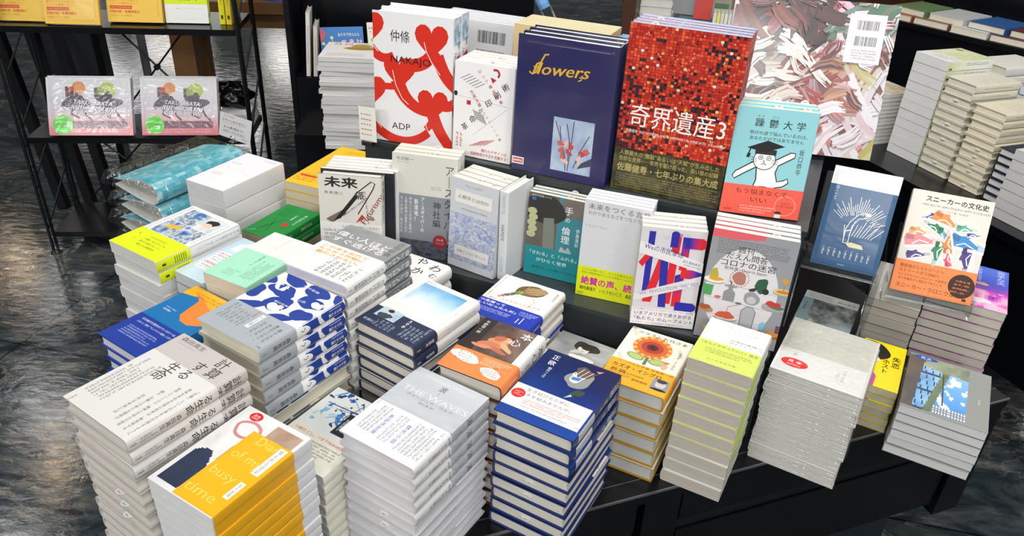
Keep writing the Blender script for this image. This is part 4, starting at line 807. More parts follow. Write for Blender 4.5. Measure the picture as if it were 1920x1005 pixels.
def paint(a):
    a.g(40, 40, lambda x, y: pal(['#b9b3bd', '#cdc7cf', '#d9d5db'], fbm(x*4, y*4)))
    zones = ((.3, .9, .34, .16, ['#6b3038', '#9a4a52', '#3a2226', '#b8838c', '#d8c4c0']), (.12, .6, .14, .34, ['#1d1418', '#2f1d20', '#46292a', '#5a3a34']), (.45, .62, .2, .2, ['#e0dcd8', '#d9d3cd', '#cfc6bd', '#eae7e3', '#c9b48a']),
             (.5, .86, .3, .12, ['#2a1a1a', '#5b2c26', '#7d4432', '#3a2a26']), (.78, .6, .2, .3, ['#7d3a28', '#9a5236', '#b98a70', '#5a2a20', '#d0b9a8']), (.3, .38, .24, .16, ['#e6dfd6', '#c9b9a4', '#2f3a34', '#8a3a34', '#d4cac0']),
             (.5, .18, .34, .2, ['#a33a36', '#8a2f30', '#c98a8a', '#d4ccd2', '#6d4a50']), (.84, .3, .22, .34, ['#d4d0d6', '#c9c4cc', '#b98088', '#e0dde0', '#a8a04a']), (.12, .14, .16, .2, ['#6a4652', '#8d6a76', '#c4b4bc', '#493038']), (.85, .88, .18, .16, ['#d9a0b0', '#c97a90', '#dcd4da', '#3f6a50']))
    rg = random.Random(11)
    for rnd in range(2):
        for cx, cy, sx_, sy_, cs in zones:
            for k in range(15 if rnd == 0 else 7):
                x, y = 100*(cx+rg.gauss(0, sx_*.6)), 100*(cy+rg.gauss(0, sy_*.6)); th = rg.uniform(-70, 70) if rnd else rg.choice((-50, 30, 60)); ln_ = rg.uniform(11, 24) if rnd == 0 else rg.uniform(5, 12); c = rg.choice(cs); th = R(th); wd = ln_*rg.uniform(.16, .3)
                for s_ in range(5):
                    off = (s_-2)*wd*.55; bx, by = x-off*math.sin(th), y+off*math.cos(th); j1, j2 = rg.uniform(.7, 1.1), rg.uniform(.7, 1.1); cv = (rg.uniform(-.1, .1)+.35*math.sin(k*2.4))*ln_
                    cc = mixc(mixc(c, rg.choice(cs), rg.uniform(0, .5)), '#a8a0a8', .1)
                    a.ln([(bx-ln_*j1*math.cos(th), by-ln_*j1*math.sin(th)), (bx-cv*math.sin(th)*.7-ln_*.4*math.cos(th), by+cv*.7*math.cos(th)-ln_*.4*math.sin(th)), (bx-cv*math.sin(th)+ln_*.3*math.cos(th), by+cv*math.cos(th)+ln_*.3*math.sin(th)), (bx+ln_*j2*math.cos(th), by+ln_*j2*math.sin(th))], [wd*.5, wd*.75, wd*.75, wd*.3], cc, 1)
    a.r(71, 62, 93, 93, '#d9d6da', 3); a.bars(76, 83, 89, 89, seed=2); a.bars(76, 73, 89, 79, seed=5); a.dots(75, 64, 90, 71, 4, '#77747a')
def jinja(a):
    a.t('中沢新一', 20, 95, 3.8, '#5d5b56', w=26, b=0); a.dots(8, 91, 26, 92.5, 1, '#9a978f'); a.r(0, 17, 100, 62, '#858b91', 2)
    a.t('アースダイバー', 88, 56, 9.5, '#3a3c3e', vert=True, w=72, b=.002, ly=5); a.t('神社編', 70, 45, 8, '#2f3133', vert=True, w=25, b=.006, ly=5); a.dots(60, 68, 76, 72, 2, '#8a877f')
    a.t('アースダイバーの', 48, 43, 4, '#f2f2f2', vert=True, w=34, b=.012, ly=5); a.t('新境地！', 38, 47, 4, '#f2f2f2', vert=True, w=22, b=.012, ly=5)
    for k, s in enumerate(('神社という日本の聖地の', '人間の精神の秘密に分け', '多くの謎が、残るため', '手つかずの考えに挑む')): a.t(s, 29-k*7, 41, 2.6, '#e6e8ea', vert=True, w=36, b=0, ly=5)
    a.g(30, 10, lambda x, y: pal(['#1c2130', '#333848', '#5b6372', '#3c2f33', '#8a8f9c'], fbm(x*9, y*4)), 0, 0, 100, 17, 2); a.e(76, 18, 11, 11, '#9c2a35', 4, n=30); a.t('大人気', 76, 20, 2.6, '#f2d6d8', w=11, b=.01, ly=6); a.t('シリーズ', 76, 16.5, 2.4, '#f2d6d8', w=13, b=0, ly=6)
def jinja_sp(a): a.t('アースダイバー 神社編', 50, 55, 5, '#3a3c3e', vert=True, w=70, b=0)
def mirai(a):
    a.t('未来', 36, 92, 12, '#1e1d1d', w=52, b=.03); a.t('派', 66, 79, 9.5, '#1e1d1d', b=.02, ly=5); a.t('多木浩二', 24, 80, 3.6, '#2d2b2b', w=30, b=.006)
    a.p([(10, 50), (38, 62), (44, 58), (20, 46)], '#77665f', 2); a.p([(22, 48), (34, 52), (64, 78), (58, 80)], '#1e1d1d', 3); a.ln([(62, 58), (86, 86), (90, 93), (84, 95), (58, 80)], 1.8, '#1e1d1d', 3); a.p([(58, 48), (68, 58), (74, 54)], '#b93a2c', 3)
    a.t('Futurismo', 86, 66, 9, '#8a3d34', w=62, rot=58, b=.012, ly=4); a.t('gli artisti del futurismo', 76, 66, 3, '#7b3128', w=54, rot=-84, b=.006, ly=4); a.t('百年後を夢見た芸術家たち', 58, 66, 2.6, '#3a3634', w=52, rot=40, b=0)
    a.blob(84, 54, 4, 4, '#8a7d74', 4, .3, 3); a.r(0, 0, 100, 47, '#e8e7e4', 2); a.t('なぜ百年前の新しいものか？', 66, 43, 3.6, '#77706a', w=60, b=0); a.dots(6, 22, 60, 40, 4, '#77706a')
def mirai_sp(a): a.r(0, 0, 100, 47, '#e8e7e4', 2); a.t('未来派', 50, 84, 6, '#1e1d1d', vert=True, w=22, b=.02); a.dots(30, 50, 70, 70, 1, '#333', True)
def jinrui(a):
    a.g(30, 44, lambda x, y: mixc('#c6cad6', '#7f93c4', 2.2*abs(fbm(x*14, y*18, 2)-.5)+.1) if vn(x*30, y*40) > .3 else '#d2d5dc', 0, 8, 100, 62, 1)
    rg = random.Random(4)
    for k in range(70):
        x, y = rg.uniform(4, 96), rg.uniform(10, 60); a.ln([(x, y), (x+rg.uniform(-7, 7), y+rg.uniform(-4, 4)), (x+rg.uniform(-9, 9), y+rg.uniform(-5, 5))], .6, '#6f86bf', 2)
    a.r(10, 74, 88, 88, '#eae9e4', 3); a.t('人類学とは何か', 49, 81, 4.6, '#4c4c4e', w=66, b=0); a.t('ティム・インゴルド', 48, 94, 2.2, '#66676b', w=34, b=0); a.t('Anthropology: Why It Matters', 52, 68, 2, '#66676b', w=56, b=0); a.r(14, 14, 88, 26, '#eae9e4', 3); a.t('他者と“ともに”学ぶこと', 51, 20, 3.4, '#5c5c5e', w=62, b=0)
def hands_sp(a): a.t('HANDS', 50, 55, 5.4, '#4b4d52', rot=-90, b=-.006, w=None); a.dots(30, 76, 70, 96, 2, '#8d8f94', True); a.t('人工の自然', 50, 18, 4, '#8fc2d2', vert=True, w=20, b=0)
def te(a):
    a.r(0, 0, 100, 100, '#3c8791', 1); a.g(12, 20, lambda x, y: mixc('#5d5650', '#6f675f', fbm(x*4, y*5)), 0, 36, 52, 100, 2); a.g(6, 6, lambda x, y: mixc('#6b665f', '#7b756c', fbm(x*4, y*5)), 58, 78, 100, 100, 2); a.blob(28, 82, 36, 26, '#35332f', 3, .1, 3, n=36)
    for k in range(5): a.e(8+2*(k % 2), 78-k*7, 8, 6, '#b9bd92', 4)
    a.p([(30, 36), (50, 36), (46, 74), (28, 72)], '#7d8478', 4); a.e(9, 93, 4, 3, '#2e6fb0', 5); a.p([(58, 34), (62, 42), (70, 38), (74, 43), (80, 37), (80, 33)], '#b0b5b8', 4)
    for s, x, y in (('手', 70, 86), ('の', 69, 75), ('倫', 68, 62), ('理', 68, 51)): a.t(s, x, y, 10.5 if s != 'の' else 6.5, '#f4f4f2', b=.006, ly=6)
    a.t('伊藤亜紗', 88, 56, 4.4, '#eef0ee', vert=True, w=22, b=0); a.t('講談社選書メチエ', 22, 97, 2.2, '#d9dad6', w=34, b=0)
def te_obi(a): a.t('「さわる」と「ふれる」', 50, 28, 5.2, W_, w=82, b=.002); a.t('がひらく世界', 48, 20, 5.2, W_, w=54, b=.002); a.t('触覚から、人の関わりのかたち', 54, 10, 3.4, '#143d42', w=78, b=.004)
def kotoba(a):
    a.t('未来をつくる言葉', 52, 94, 6.6, '#57585c', w=92, b=-.004); a.t('わかりあえなさをつなぐために', 53, 87.5, 4.6, '#5f6064', w=92, b=-.004); a.t('ドミニク・チェン', 22, 74.5, 3, '#8a8b8f', w=34, b=0)
def kotoba_obi(a):
    a.r(0, 0, 100, 32, '#e2e91c', 1); a.t('この人が関わると、すべてが輝きだす！', 46, 29, 3, '#77790c', w=78, b=0); a.t('気鋭の情報学者がデジタル表現のこれからを語る', 52, 25.5, 2.8, '#77790c', w=92, b=0); a.t('絶賛の声、続々', 52, 17, 9, '#d2209a', w=90, b=.03); a.t('朝吹真理子　いとうせいこう　森田真生', 52, 8.5, 4.4, '#33330e', w=92, b=.014); a.t('新潮社', 8, 3, 2.4, '#77790c', w=10, b=0)
def we(a):
    RD, BU = '#d8202c', '#2626a0'
    def gb(pts, c0, c1, ly=2, n=10):               # a bar whose ink runs from one colour to the other
        (x0, y0), (x1, y1), (x2, y2), (x3, y3) = pts
        for k in range(n):
            p, q = k/n, (k+1)/n; a.p([(x0+(x3-x0)*p, y0+(y3-y0)*p), (x1+(x2-x1)*p, y1+(y2-y1)*p), (x1+(x2-x1)*q, y1+(y2-y1)*q), (x0+(x3-x0)*q, y0+(y3-y0)*q)], mixc(c0, c1, (p-.2)*1.6), ly)
    gb([(12, 30), (22, 30), (22, 96), (12, 96)], BU, BU); gb([(14, 24), (28, 24), (46, 76), (34, 76)], RD, RD, 3); gb([(40, 20), (52, 20), (46, 74), (34, 74)], BU, BU, 4); gb([(46, 24), (58, 24), (62, 96), (50, 96)], RD, RD, 2)
    gb([(46, 82), (58, 82), (58, 95), (46, 95)], BU, BU, 3); a.e(52, 95, 6, 5, BU, 3)
    gb([(68, 82), (68, 93), (96, 93), (96, 82)], BU, RD, 4); a.e(96, 87.5, 6, 7.6, RD, 4); gb([(64, 60), (76, 60), (76, 93), (64, 93)], RD, BU, 3)
    gb([(68, 52), (68, 61), (98, 61), (98, 52)], RD, BU, 5); a.e(98, 56.5, 5, 6.2, BU, 5); gb([(60, 22), (74, 22), (74, 58), (60, 54)], RD, BU, 4); gb([(66, 18), (66, 27), (94, 27), (94, 18)], BU, BU, 5); a.e(94, 22.5, 5, 6.2, BU, 5); a.p([(1, 64), (14, 76), (24, 76), (8, 60)], RD, 3)
    a.p([(-.0, 74), (0, 86), (100, 69), (100, 59)], '#e4e3e6', 6); a.t('Weの市民革命', 38, 78, 6.4, '#2d2f78', w=62, rot=-11, b=.004, ly=7); a.t('佐久間裕美子', 82, 68, 3.2, '#2d2f78', w=28, rot=-11, b=.002, ly=7); a.t('YUMIKO SAKUMA', 83, 64.6, 2, '#2d2f78', w=27, rot=-11, b=0, ly=7)
    a.p([(0, 24), (0, 32), (100, 56), (100, 47)], '#dddce0', 6); a.t('“WE” REVOLUTION “WE” REV', 52, 40, 5, '#8d95b8', w=96, rot=17, b=.012, ly=7); a.t('REVOLUTION', 54, 93, 5, '#b9bfd0', w=40, rot=12, b=.012, ly=2)
    a.r(0, 0, 100, 18, '#e4e3e6', 6); a.t('いまアメリカで沸きあがる', 50, 12, 4.6, '#2d2f78', w=90, b=.012, ly=7); a.t('「私たち」のムーブメント', 52, 6.6, 4.6, '#2d2f78', w=92, b=.012, ly=7); a.t('トランプ時代、パンデミック、ブラック・ライヴズ・マター、気候危機', 50, 16.3, 2, '#55568a', w=94, b=0, ly=7); a.t('ロングセラー・ヒップな生活革命の“その後”のストーリー', 44, 2, 2, '#2d2f78', w=82, b=0, ly=7)
def daen(a):
    GR = '#989aa0'; a.r(0, 0, 100, 100, GR, 1); a.r(0, 93, 26, 100, '#e3626c', 2); a.p([(26, 100), (26, 93), (60, 96), (62, 100)], '#e3626c', 2); a.dots(8, 79, 92, 93, 7, '#55565b', ly=2); a.e(46, 46, 43, 60, '#dcdadd', 3, n=56, rot=0)
    a.t('週刊', 42, 85, 6, '#242427', w=18, b=.004, ly=6); a.t('だえん問答', 45, 79, 6.4, '#242427', w=48, b=.004, ly=6); a.t('コロナの迷宮', 48, 72.5, 6.6, '#242427', w=64, b=.004, ly=6); a.t('若林恵  Quartz Japan', 46, 67.4, 3.2, '#3c3c40', w=50, b=0, ly=6)
    for y in (52, 37, 22, 8): a.ln([(-.0, y+2), (100, y-2)], .4, '#88898d', 4)
    def dish(x, y, rx, c='#eceae4'): a.e(x, y-1.5, rx, rx*.28, '#9c9ca0', 4); a.e(x, y, rx, rx*.36, c, 5)
    dish(12, 55, 12); a.blob(11, 60, 4.5, 9, '#b9a944', 6, .25, 3); a.blob(14, 56, 8, 3, '#d9a520', 6, .2, 4); a.blob(41, 60, 8.5, 8.5, '#b5766a', 6, .12, 5)
    for k in range(22): t = k*.2856; a.e(41+11*math.cos(t), 60+11*math.sin(t)*.68, .8, .8, '#b5766a', 6)
    a.e(33, 51.5, 8, 1.8, '#9c9ca0', 4); a.blob(68, 57, 8, 9, '#2d5a42', 6, .25, 6); a.e(74, 52.5, 4, 4, '#22332c', 7); a.p([(54, 52), (64, 55), (62, 51), (56, 50)], '#3d3430', 6); dish(94, 55, 12, '#d9c48a'); a.p([(88, 67), (99, 67), (94, 61)], '#d79a3a', 6); a.ln([(94, 61), (94, 56)], 1, '#b9862a', 6); a.e(94, 55, 8, 2, '#c9862c', 6)
    a.p([(2, 40), (12, 40), (13, 50), (0, 50)], '#4ea05a', 6); a.blob(20, 40, 4, 2, '#c86a6a', 6, .2, 2)
    a.p([(26, 38), (40, 38), (40, 46), (36, 49), (36, 53), (31, 53), (31, 49), (26, 46)], '#8d8f92', 6); a.ln([(33, 53), (33, 56), (30, 56)], 1.6, '#55575a', 6); a.e(46, 37.5, 4, 1.6, '#6a6c70', 6); dish(88, 40, 15, '#a9aaa6'); a.blob(86, 42.5, 8, 4.5, '#c83a3a', 6, .3, 7); a.blob(92, 40, 7, 2.5, '#5f6f5c', 6, .4, 8)
    a.blob(60, 44, 9.5, 9, '#97999d', 6, .08, 9); a.e(60, 42.5, 5.6, 5, '#c3c3c5', 7); a.p([(52, 14), (67, 14), (68, 32), (64, 36), (56, 36), (51, 32)], '#b4b5b8', 6); a.ln([(52, 14), (51, 32), (56, 36), (64, 36), (68, 32), (67, 14)], .7, '#55565a', 7); a.r(56, 4, 59, 14, '#b4b5b8', 6); a.r(61, 4, 64, 14, '#b4b5b8', 6)
    dish(8, 27, 10, '#b98a5c'); a.blob(7, 29, 6, 4, '#a45a3a', 6, .3, 4); dish(34, 23, 14, '#e7e2da'); a.blob(33, 24.5, 10, 5.5, '#cf5f3c', 6, .3, 3); a.ln([(34, 27), (35, 33), (46, 36)], .8, '#b97a5a', 6)
    a.p([(76, 10), (81, 10), (80, 18), (77, 18)], '#c98a4a', 6); a.blob(78.5, 21, 3.4, 6, '#7fc0e0', 6, .2, 2); dish(96, 14, 13, '#a8683c'); a.blob(94, 16, 8, 4, '#d9943c', 6, .2, 6); a.r(95, 17, 101, 24, '#6a4a5c', 6); a.blob(16, 9, 6, 4, '#d9b33c', 6, .4, 9)
def daen_sp(a): a.dots(30, 40, 70, 92, 1, '#666', True)
def koto(a):
    a.r(0, 82, 100, 100, '#dedede', 1); a.r(0, 0, 100, 82, '#2d567e', 1); a.t('のこと', 12, 74, 3, '#dfe5ea', vert=True, w=14, b=0); L = '#e8e6dc'
    for k in range(26):
        t = R(20+k*5.2); r0, r1_ = 16+7*vn(k, 1), 27+13*vn(k, 4); a.ln([(52+r0*math.cos(t)*1.2, 40+r0*math.sin(t)*.9), (52+r1_*math.cos(t)*1.2, 40+r1_*math.sin(t)*.9)], .8, L, 3)
    for k in range(9): a.ln([(46+k*4, 34), (50+k*5.5, 44+8*vn(k, 7))], .8, L, 3)
    a.ln([(40, 26), (39, 40), (43, 48), (52, 56), (62, 59), (68, 57), (64, 54), (54, 52), (47, 44), (47, 27), (40, 26)], 1.1, L, 4); a.e(66, 57.5, 4.6, 2.6, L, 5); a.p([(44, 26), (50, 23), (72, 23), (68, 27), (52, 28)], '#d9d3a6', 4); a.ln([(36, 44), (38, 36), (40, 28)], .9, L, 4); a.ln([(39, 38), (47, 40)], 1.6, L, 5)
    for k in range(9): a.dots(13+k*8.5, 11, 16+k*8.5, 19-1.5*vn(k, 2), 1, '#e9ecef', True, fill=.9)
    a.t('KOTOTO', 46, 4, 1.8, '#c9d2da', w=10, b=0)
def sneak(a):
    a.t('スニーカーの文化史', 56, 93, 6, '#24221f', w=76, b=.02); a.t('いかにスニーカーはポップカルチャーのアイコンとなったか', 56, 87, 2.6, '#3a3733', w=82, b=.004); a.t('ニコラス・スミス 著　中山宥 訳', 52, 83, 2, '#8a867e', w=40, b=0)
    sh = [(28, 76, 10, 7, '#4a3a74', 10), (50, 74, 19, 7, '#d98a4e', -12), (74, 70, 12, 9, '#5fa58c', 10), (34, 67, 13, 5, '#2e7a55', -30), (20, 60, 13, 8, '#dba268', 8), (26, 52, 22, 8, '#dc8a8e', 14), (44, 62, 11, 6, '#6f9fcf', -30), (56, 55, 10, 15, '#cf8547', 18), (80, 56, 23, 7.5, '#3f85bd', -2), (46, 42, 7.5, 17, '#38805a', -12), (24, 38, 14, 8, '#54487f', 20), (60, 40, 10, 11, '#d8586a', 25), (82, 40, 9, 18, '#4c4079', -4), (84, 66, 8, 4, '#4a3a74', 10)]
    asp = a.w/a.l
    for k, (x, y, rx, ry, c, rt_) in enumerate(sh):
        fl_ = -1 if k % 3 == 0 else 1; ln_ = max(rx, ry)*1.02; rr_ = R(rt_+(90 if ry > rx else 0)); ly = 2+k % 4*2
        def T_(pts): return [(x+(px*fl_*math.cos(rr_)-py*.8*math.sin(rr_))*ln_, y+(px*fl_*math.sin(rr_)+py*.8*math.cos(rr_))*ln_*asp) for px, py in pts]
        a.blob(x, y, rx+2.5, ry+2.5, '#d5d3ca', 1, .15, k, rot=rt_)
        a.p(T_([(-1, -.42), (.95, -.42), (1.06, -.2), (.95, .0), (.55, .1), (.2, .26), (-.08, .6), (-.45, .5), (-.85, .66), (-1.02, .3)]), c, ly)
        a.p(T_([(-1, -.5), (1, -.5), (1.08, -.28), (-1.02, -.28)]), mixc(c, '#ffffff', .7), ly+1); a.p(T_([(.55, .08), (.95, -.02), (1.05, -.26), (.5, -.26)]), mixc(c, '#ffffff', .4), ly+1); a.p(T_([(-.9, .56), (-.45, .44), (-.5, .1), (-.95, .2)]), mixc(c, '#000000', .35), ly+1)
        for q_ in range(3): a.ln(T_([(-.02+q_*.17, .42-q_*.13), (.16+q_*.17, .3-q_*.13)]), 1.2, mixc(c, '#ffffff', .85), ly+1)
        a.ln(T_([(-.6, -.2), (-.2, .05), (.3, -.2)]), 1.4, mixc(c, '#ffffff', .75), ly+1)
def sneak_obi(a):
    for k, (s, h, w_) in enumerate((('競技場からストリートへ', 3.8, 54), ('ストリートからSNSへ', 3.8, 50), ('ライフスタイルとカルチャーの変革を', 2.6, 60), ('見つめ誕生から現在までをたどる', 2.6, 54), ('スニーカー・クロニクル', 5, 72))): a.t(s, (33, 31, 36, 34, 42)[k], (25.5, 21, 16.6, 13, 6.5)[k], h, '#33190c', w=w_, b=.012)
    a.e(84, 16, 16, 16, '#33190c', 2, n=40)
    for k in range(4): a.dots(72+k*1.5, 8.5+k*3.6, 95-k, 11.2+k*3.6, 1, '#ee8145', ly=4, seed=k)
    a.r(88, 2.5, 93, 5, '#33190c', 3)
def pink(a):
    a.g(26, 22, lambda x, y: pal(['#d9707c', '#e08d95', '#e0b9bf', '#d6cfd6', '#d3d0d8', '#d9d6dc', '#dedce0'], y*1.15+.12*(fbm(x*3, y*4)-.5)))
    a.r(22, 66, 32, 84, '#b9483a', 3); a.r(22, 66, 26, 84, '#5a3a3e', 4); a.e(38, 82, 8, 8, '#dc8d4e', 2); a.r(56, 66, 64, 83, '#3f4a44', 3); a.e(72, 78, 10, 10, '#b7c35a', 2); a.r(60, 66, 68, 82, '#9aa05a', 3)
    for sx_ in (0, 38):
        a.blob(34+sx_, 58, 13, 9, '#5a4a58', 3, .45, 3+sx_); a.blob(32+sx_, 66, 7, 6, '#443848', 4, .4, 5+sx_); a.ln([(26+sx_, 52), (16+sx_, 50), (20+sx_, 46)], 2, '#54424e', 4); a.ln([(40+sx_, 50), (46+sx_, 34), (52+sx_, 26)], 2.4, '#54424e', 4); a.ln([(30+sx_, 50), (28+sx_, 36), (38+sx_, 30)], 2, '#54424e', 4)
    a.r(28, 12, 92, 25, '#7d4a5c', 3); a.e(91, 18.5, 2.5, 4.6, '#6b4050', 4)
    for s, y, w_ in (('TAKU OBATA', 56, 46), ('SPECTRUM', 47, 54), ('OF THE MOVE', 38, 50)): a.t(s, 54, y, 11, '#3f3a46', w=w_+1, b=.05, shear=.2, rot=-4, ly=5); a.t(s, 54, y, 10.5, '#eeeaf0', w=w_, b=.01, shear=.2, rot=-4, ly=6)
    a.e(17, 18, 12, 12, '#5fdc3a', 7, n=36); a.t('TAKU OBATA', 17, 19, 4, '#1f6b14', w=18, b=.02, ly=8); a.t('OF THE MOVE', 17, 14.5, 4, '#1f6b14', w=18, b=.02, ly=8); a.dots(11, 24, 24, 29, 2, '#2a7d1c', ly=8)
def trial(a):
    a.r(0, 0, 100, 100, '#f3c652', 1); a.t('校正やテスト印刷する', 32, 30, 4, '#d87a2c', w=52, b=.006); a.t('コストも時間もない？', 31, 25.5, 4, '#d87a2c', w=50, b=.006); a.r(6, 18, 46, 22.5, '#d8452c', 3); a.dots(8, 19, 44, 21.5, 1, '#f6cf9a', ly=4); a.t('印刷内容・各種用紙の', 32, 14.5, 4.2, '#c8341c', w=54, b=.016); a.t('印刷テストの集成。', 26, 9, 3.2, '#d87a2c', w=40, b=.004); a.ln([(93, 8), (93, 90)], .5, '#a07f2a'); a.t('B\nO\nO\nK', 70, 64, 9, '#9a7c2c', b=-.016)
def lime(a):
    a.r(0, 0, 100, 100, '#d9ec1f', 1); a.r(0, 0, 100, 26, '#ecedea', 3); a.dots(30, 30, 92, 60, 5, '#4d5508', fill=.6); a.e(12, 38, 1.2, 1.2, '#333', 3); a.ln([(20, 20), (90, 20), (90, 6), (20, 6)], .5, '#c9cac6', 4); a.e(30, 20, 1.2, 1.2, '#d84a3c', 4)
def lime_sp(a): a.dots(25, 30, 75, 80, 1, '#7a6a10', True); a.r(30, 8, 70, 14, '#4a4210', 3)
def kouji(a):
    a.r(0, 0, 100, 100, '#1f6fb8', 1); a.p([(0, 100), (14, 88), (6, 72), (0, 70)], '#c9535c', 2); a.blob(27, 48, 19, 19, '#e2d81e', 3, .05, 2); a.p([(20, 30), (30, 28), (24, 2), (20, 2)], '#e2d81e', 3)
    for x, y, x2, y2 in ((26, 78, 28, 66), (6, 66, 14, 58), (46, 10, 38, 30), (4, 36, 12, 42)): a.ln([(x, y), (x2, y2)], 1.4, '#e2d81e', 3); a.e(x, y, 3.6, 3.6, '#d9e27a', 4)
    a.blob(28, 44, 4.5, 4.5, '#5a3a14', 5, .3, 3); a.e(23, 52, 1.2, 1.2, '#333', 5); a.e(34, 52, 1.2, 1.2, '#333', 5); a.t('おうちでかんたん', 66, 84, 8, '#e9f0c8', w=50, b=.012); a.t('こうじ', 72, 64, 20, '#f3dce2', w=48, b=.07, ly=5); a.t('こうじ', 72, 64, 20, '#c8484c', w=46, b=.01, ly=6); a.t('づくり', 74, 30, 20, '#f3dce2', w=48, b=.07, ly=5); a.t('づくり', 74, 30, 20, '#c8484c', w=46, b=.01, ly=6); a.e(78, 4, 10, 9, '#c9aeb4', 3)
def magz(a):
    a.r(0, 0, 100, 100, '#e8e5e2', 1); a.t('月刊', 22, 88, 12, '#b8443c', w=26, b=.01); a.blob(50, 80, 12, 9, '#b59a52', 3, .3, 3); a.e(52, 62, 26, 9, '#c2a45a', 2); a.e(52, 62, 22, 7, '#a88a44', 3); a.t('茶の湯', 84, 78, 7, '#c0524a', vert=True, w=28, b=0); a.dots(8, 10, 60, 30, 4, '#b77')
def barcode(a): a.bars(56, 76, 90, 90, seed=3); a.bars(56, 54, 90, 68, seed=6); a.dots(54, 40, 92, 44, 1, '#777'); a.r(16, 32, 26, 42, '#222')
def nobody(a):
    a.g(20, 24, lambda x, y: mixc('#e6e6df', '#dfe6e8', fbm(x*4, y*4)), 0, 40, 100, 100)
    rg = random.Random(8)
    for k in range(22): a.blob(rg.uniform(5, 95), rg.uniform(48, 98), rg.uniform(2, 9), rg.uniform(1.5, 5), rg.choice(('#2b5da6', '#3f7fc0', '#8fbcd8', '#22457a', '#b9d4e2', '#4a6f96')), 2, .45, k, rot=rg.uniform(0, 180))
    for k in range(9): a.ln([(rg.uniform(10, 90), rg.uniform(50, 96)) for _ in range(3)], 1.2, rg.choice(('#2b4d86', '#6ea2cc', '#334')), 3)
    for k in range(12): a.e(rg.uniform(8, 92), rg.uniform(70, 97), 1.7, 1.7, '#24457c', 4)
    a.p([(52, 46), (86, 46), (86, 76), (52, 76)], '#23262b', 5); a.t('求めて', 78, 61, 7, '#dfe3e6', vert=True, w=26, b=0, ly=6); a.t('ゆく', 66, 62, 7, '#dfe3e6', vert=True, w=18, b=0, ly=6); a.t('池田晶子', 57, 60, 3.6, '#dfe3e6', vert=True, w=18, b=0, ly=6)
def nobody_obi(a): a.r(0, 0, 100, 40, '#e8e5d6', 1); a.t('わたくし、つまりNobody賞', 52, 35, 5, '#c0463c', w=74, b=.01); a.dots(8, 12, 90, 30, 5, '#5c594f'); a.t('受賞作', 14, 35.5, 2.6, '#c0463c', w=12, b=0)
def boxbook(a): a.g(20, 12, lambda x, y: pal(['#e9ead9', '#dfe2c4', '#cfd6a0', '#e6e6da'], fbm(x*5, y*5)), 0, 30, 100, 100); a.e(16, 86, 10, 8, '#8d9a6a', 2); a.dots(30, 10, 92, 26, 2, '#9a9a8c')
def boxsp(a): a.g(4, 12, lambda x, y: pal(['#c9d48f', '#e6e8d4', '#efefe8'], y+.3*fbm(x*3, y*4)), 0, 0, 100, 100, 1); a.dots(20, 40, 55, 90, 2, '#4c4d45', True); a.r(70, 4, 90, 10, '#3f5a20', 3)
def faint(a): a.dots(20, 30, 80, 70, 3, '#c4c0b2')
def faint_sp(a): a.dots(35, 20, 65, 80, 1, '#8f8c80', True)
def spb(name, **k): d = dict(name=name); d.update(k); return d
HB, PB = 'hardcover_book', 'paperback_book'

# ------------------------------------------------------------------ stacks lying on the table
def S(spec, p, fwd, top, what, where, **k): return stack(spec, *p, fwd, top, what, where, **k)
S(spb(HB, cover='#c3bdba', edge='#bdb8b2', page='#dfdad2', front=keisan, spine=keisan_sp, sx=8, gap=1.2, obi=dict(y0=0, y1=73, col='#dbd9d6', front=keisan_obi, spine=keisan_osp), slips=[(40, .5)]),
  (-.471, .812, -33.2, .141, .182, 15, .0225), 3, 'warm grey hardcover with big staggered black characters, topmost of its tall stack', 'warm grey rounded hardcover', 'capped by big staggered black characters')
S(spb(PB, cover='#e4e4e6', page='#e4e4e6', hard=False, front=diary, mat='gloss', obi=dict(y0=1, y1=80, u0=38, col='#f2b31a', front=diary_obi)),
  (-.3535, .739, -30.2, .119, .167, 15, .0186), 15, 'white photo paperback with yellow half jacket and red oval sticker on top', 'white paperback with yellow half jacket', 'under the yellow diary cover', yj=.4)
S(spb(HB, cover='#b9bdc2', edge='#c9cbd0', page='#dcdce0', front=nami, spine=nami_sp, sx=7, gap=1, obi=dict(y0=0, y1=47, col='#e0e0e1', front=nami_obi, spine=nami_osp), slips=[(45, .5)]),
  (-.130, .875, -31.0, .136, .184, 11, .0227), 5, 'pale grey hardcover with one small black character and white band, topmost of its stack', 'pale grey hardcover with white band', 'with the small black wave character')
S(spb(HB, cover='#17336f', edge='#1b2f66', page='#d9d5cb', front=seiyoku, spine=seiyoku_sp, sx=5, gap=1, mat='gloss', obi=dict(y0=11, y1=42, col='#e6e4e4', front=seiyoku_obi, spine=seiyoku_osp), slips=[(50, .5)]),
  (.085, .951, -28.3, .134, .182, 9, .027), 3, 'deep blue hardcover with a diving duck and white band, topmost of its stack', 'deep blue hardcover', 'under the diving duck cover')
S(spb(HB, cover='#e9e9ea', edge='#d3cfb8', page='#dcd8c6', front=peng, spine=peng_sp, sx=7, gap=1, obi=dict(y0=0, y1=41, col='#a7adb3', front=peng_obi, spine=peng_osp)),
  (-.370, 1.000, -32.2, .138, .175, 13, .0261), 5, 'white hardcover with blue blobs, small white birds and silver band, topmost', 'blue blobbed hardcover with silver band', 'of white birds on blue')
S(spb(HB, cover='#85898c', edge='#d6d6da', page='#cfcfdb', front=erai, spine=erai_sp, sx=7, gap=1, obi=dict(y0=0, y1=57, col='#e4e3df', front=erai_obi, spine=erai_osp)),
  (-.282, 1.1555, -28.9, .139, .171, 16, .0222), 16, 'grey hardcover with white scrawled title and orange lettering on its white band', 'grey hardcover with white band', 'under the orange lettered band')
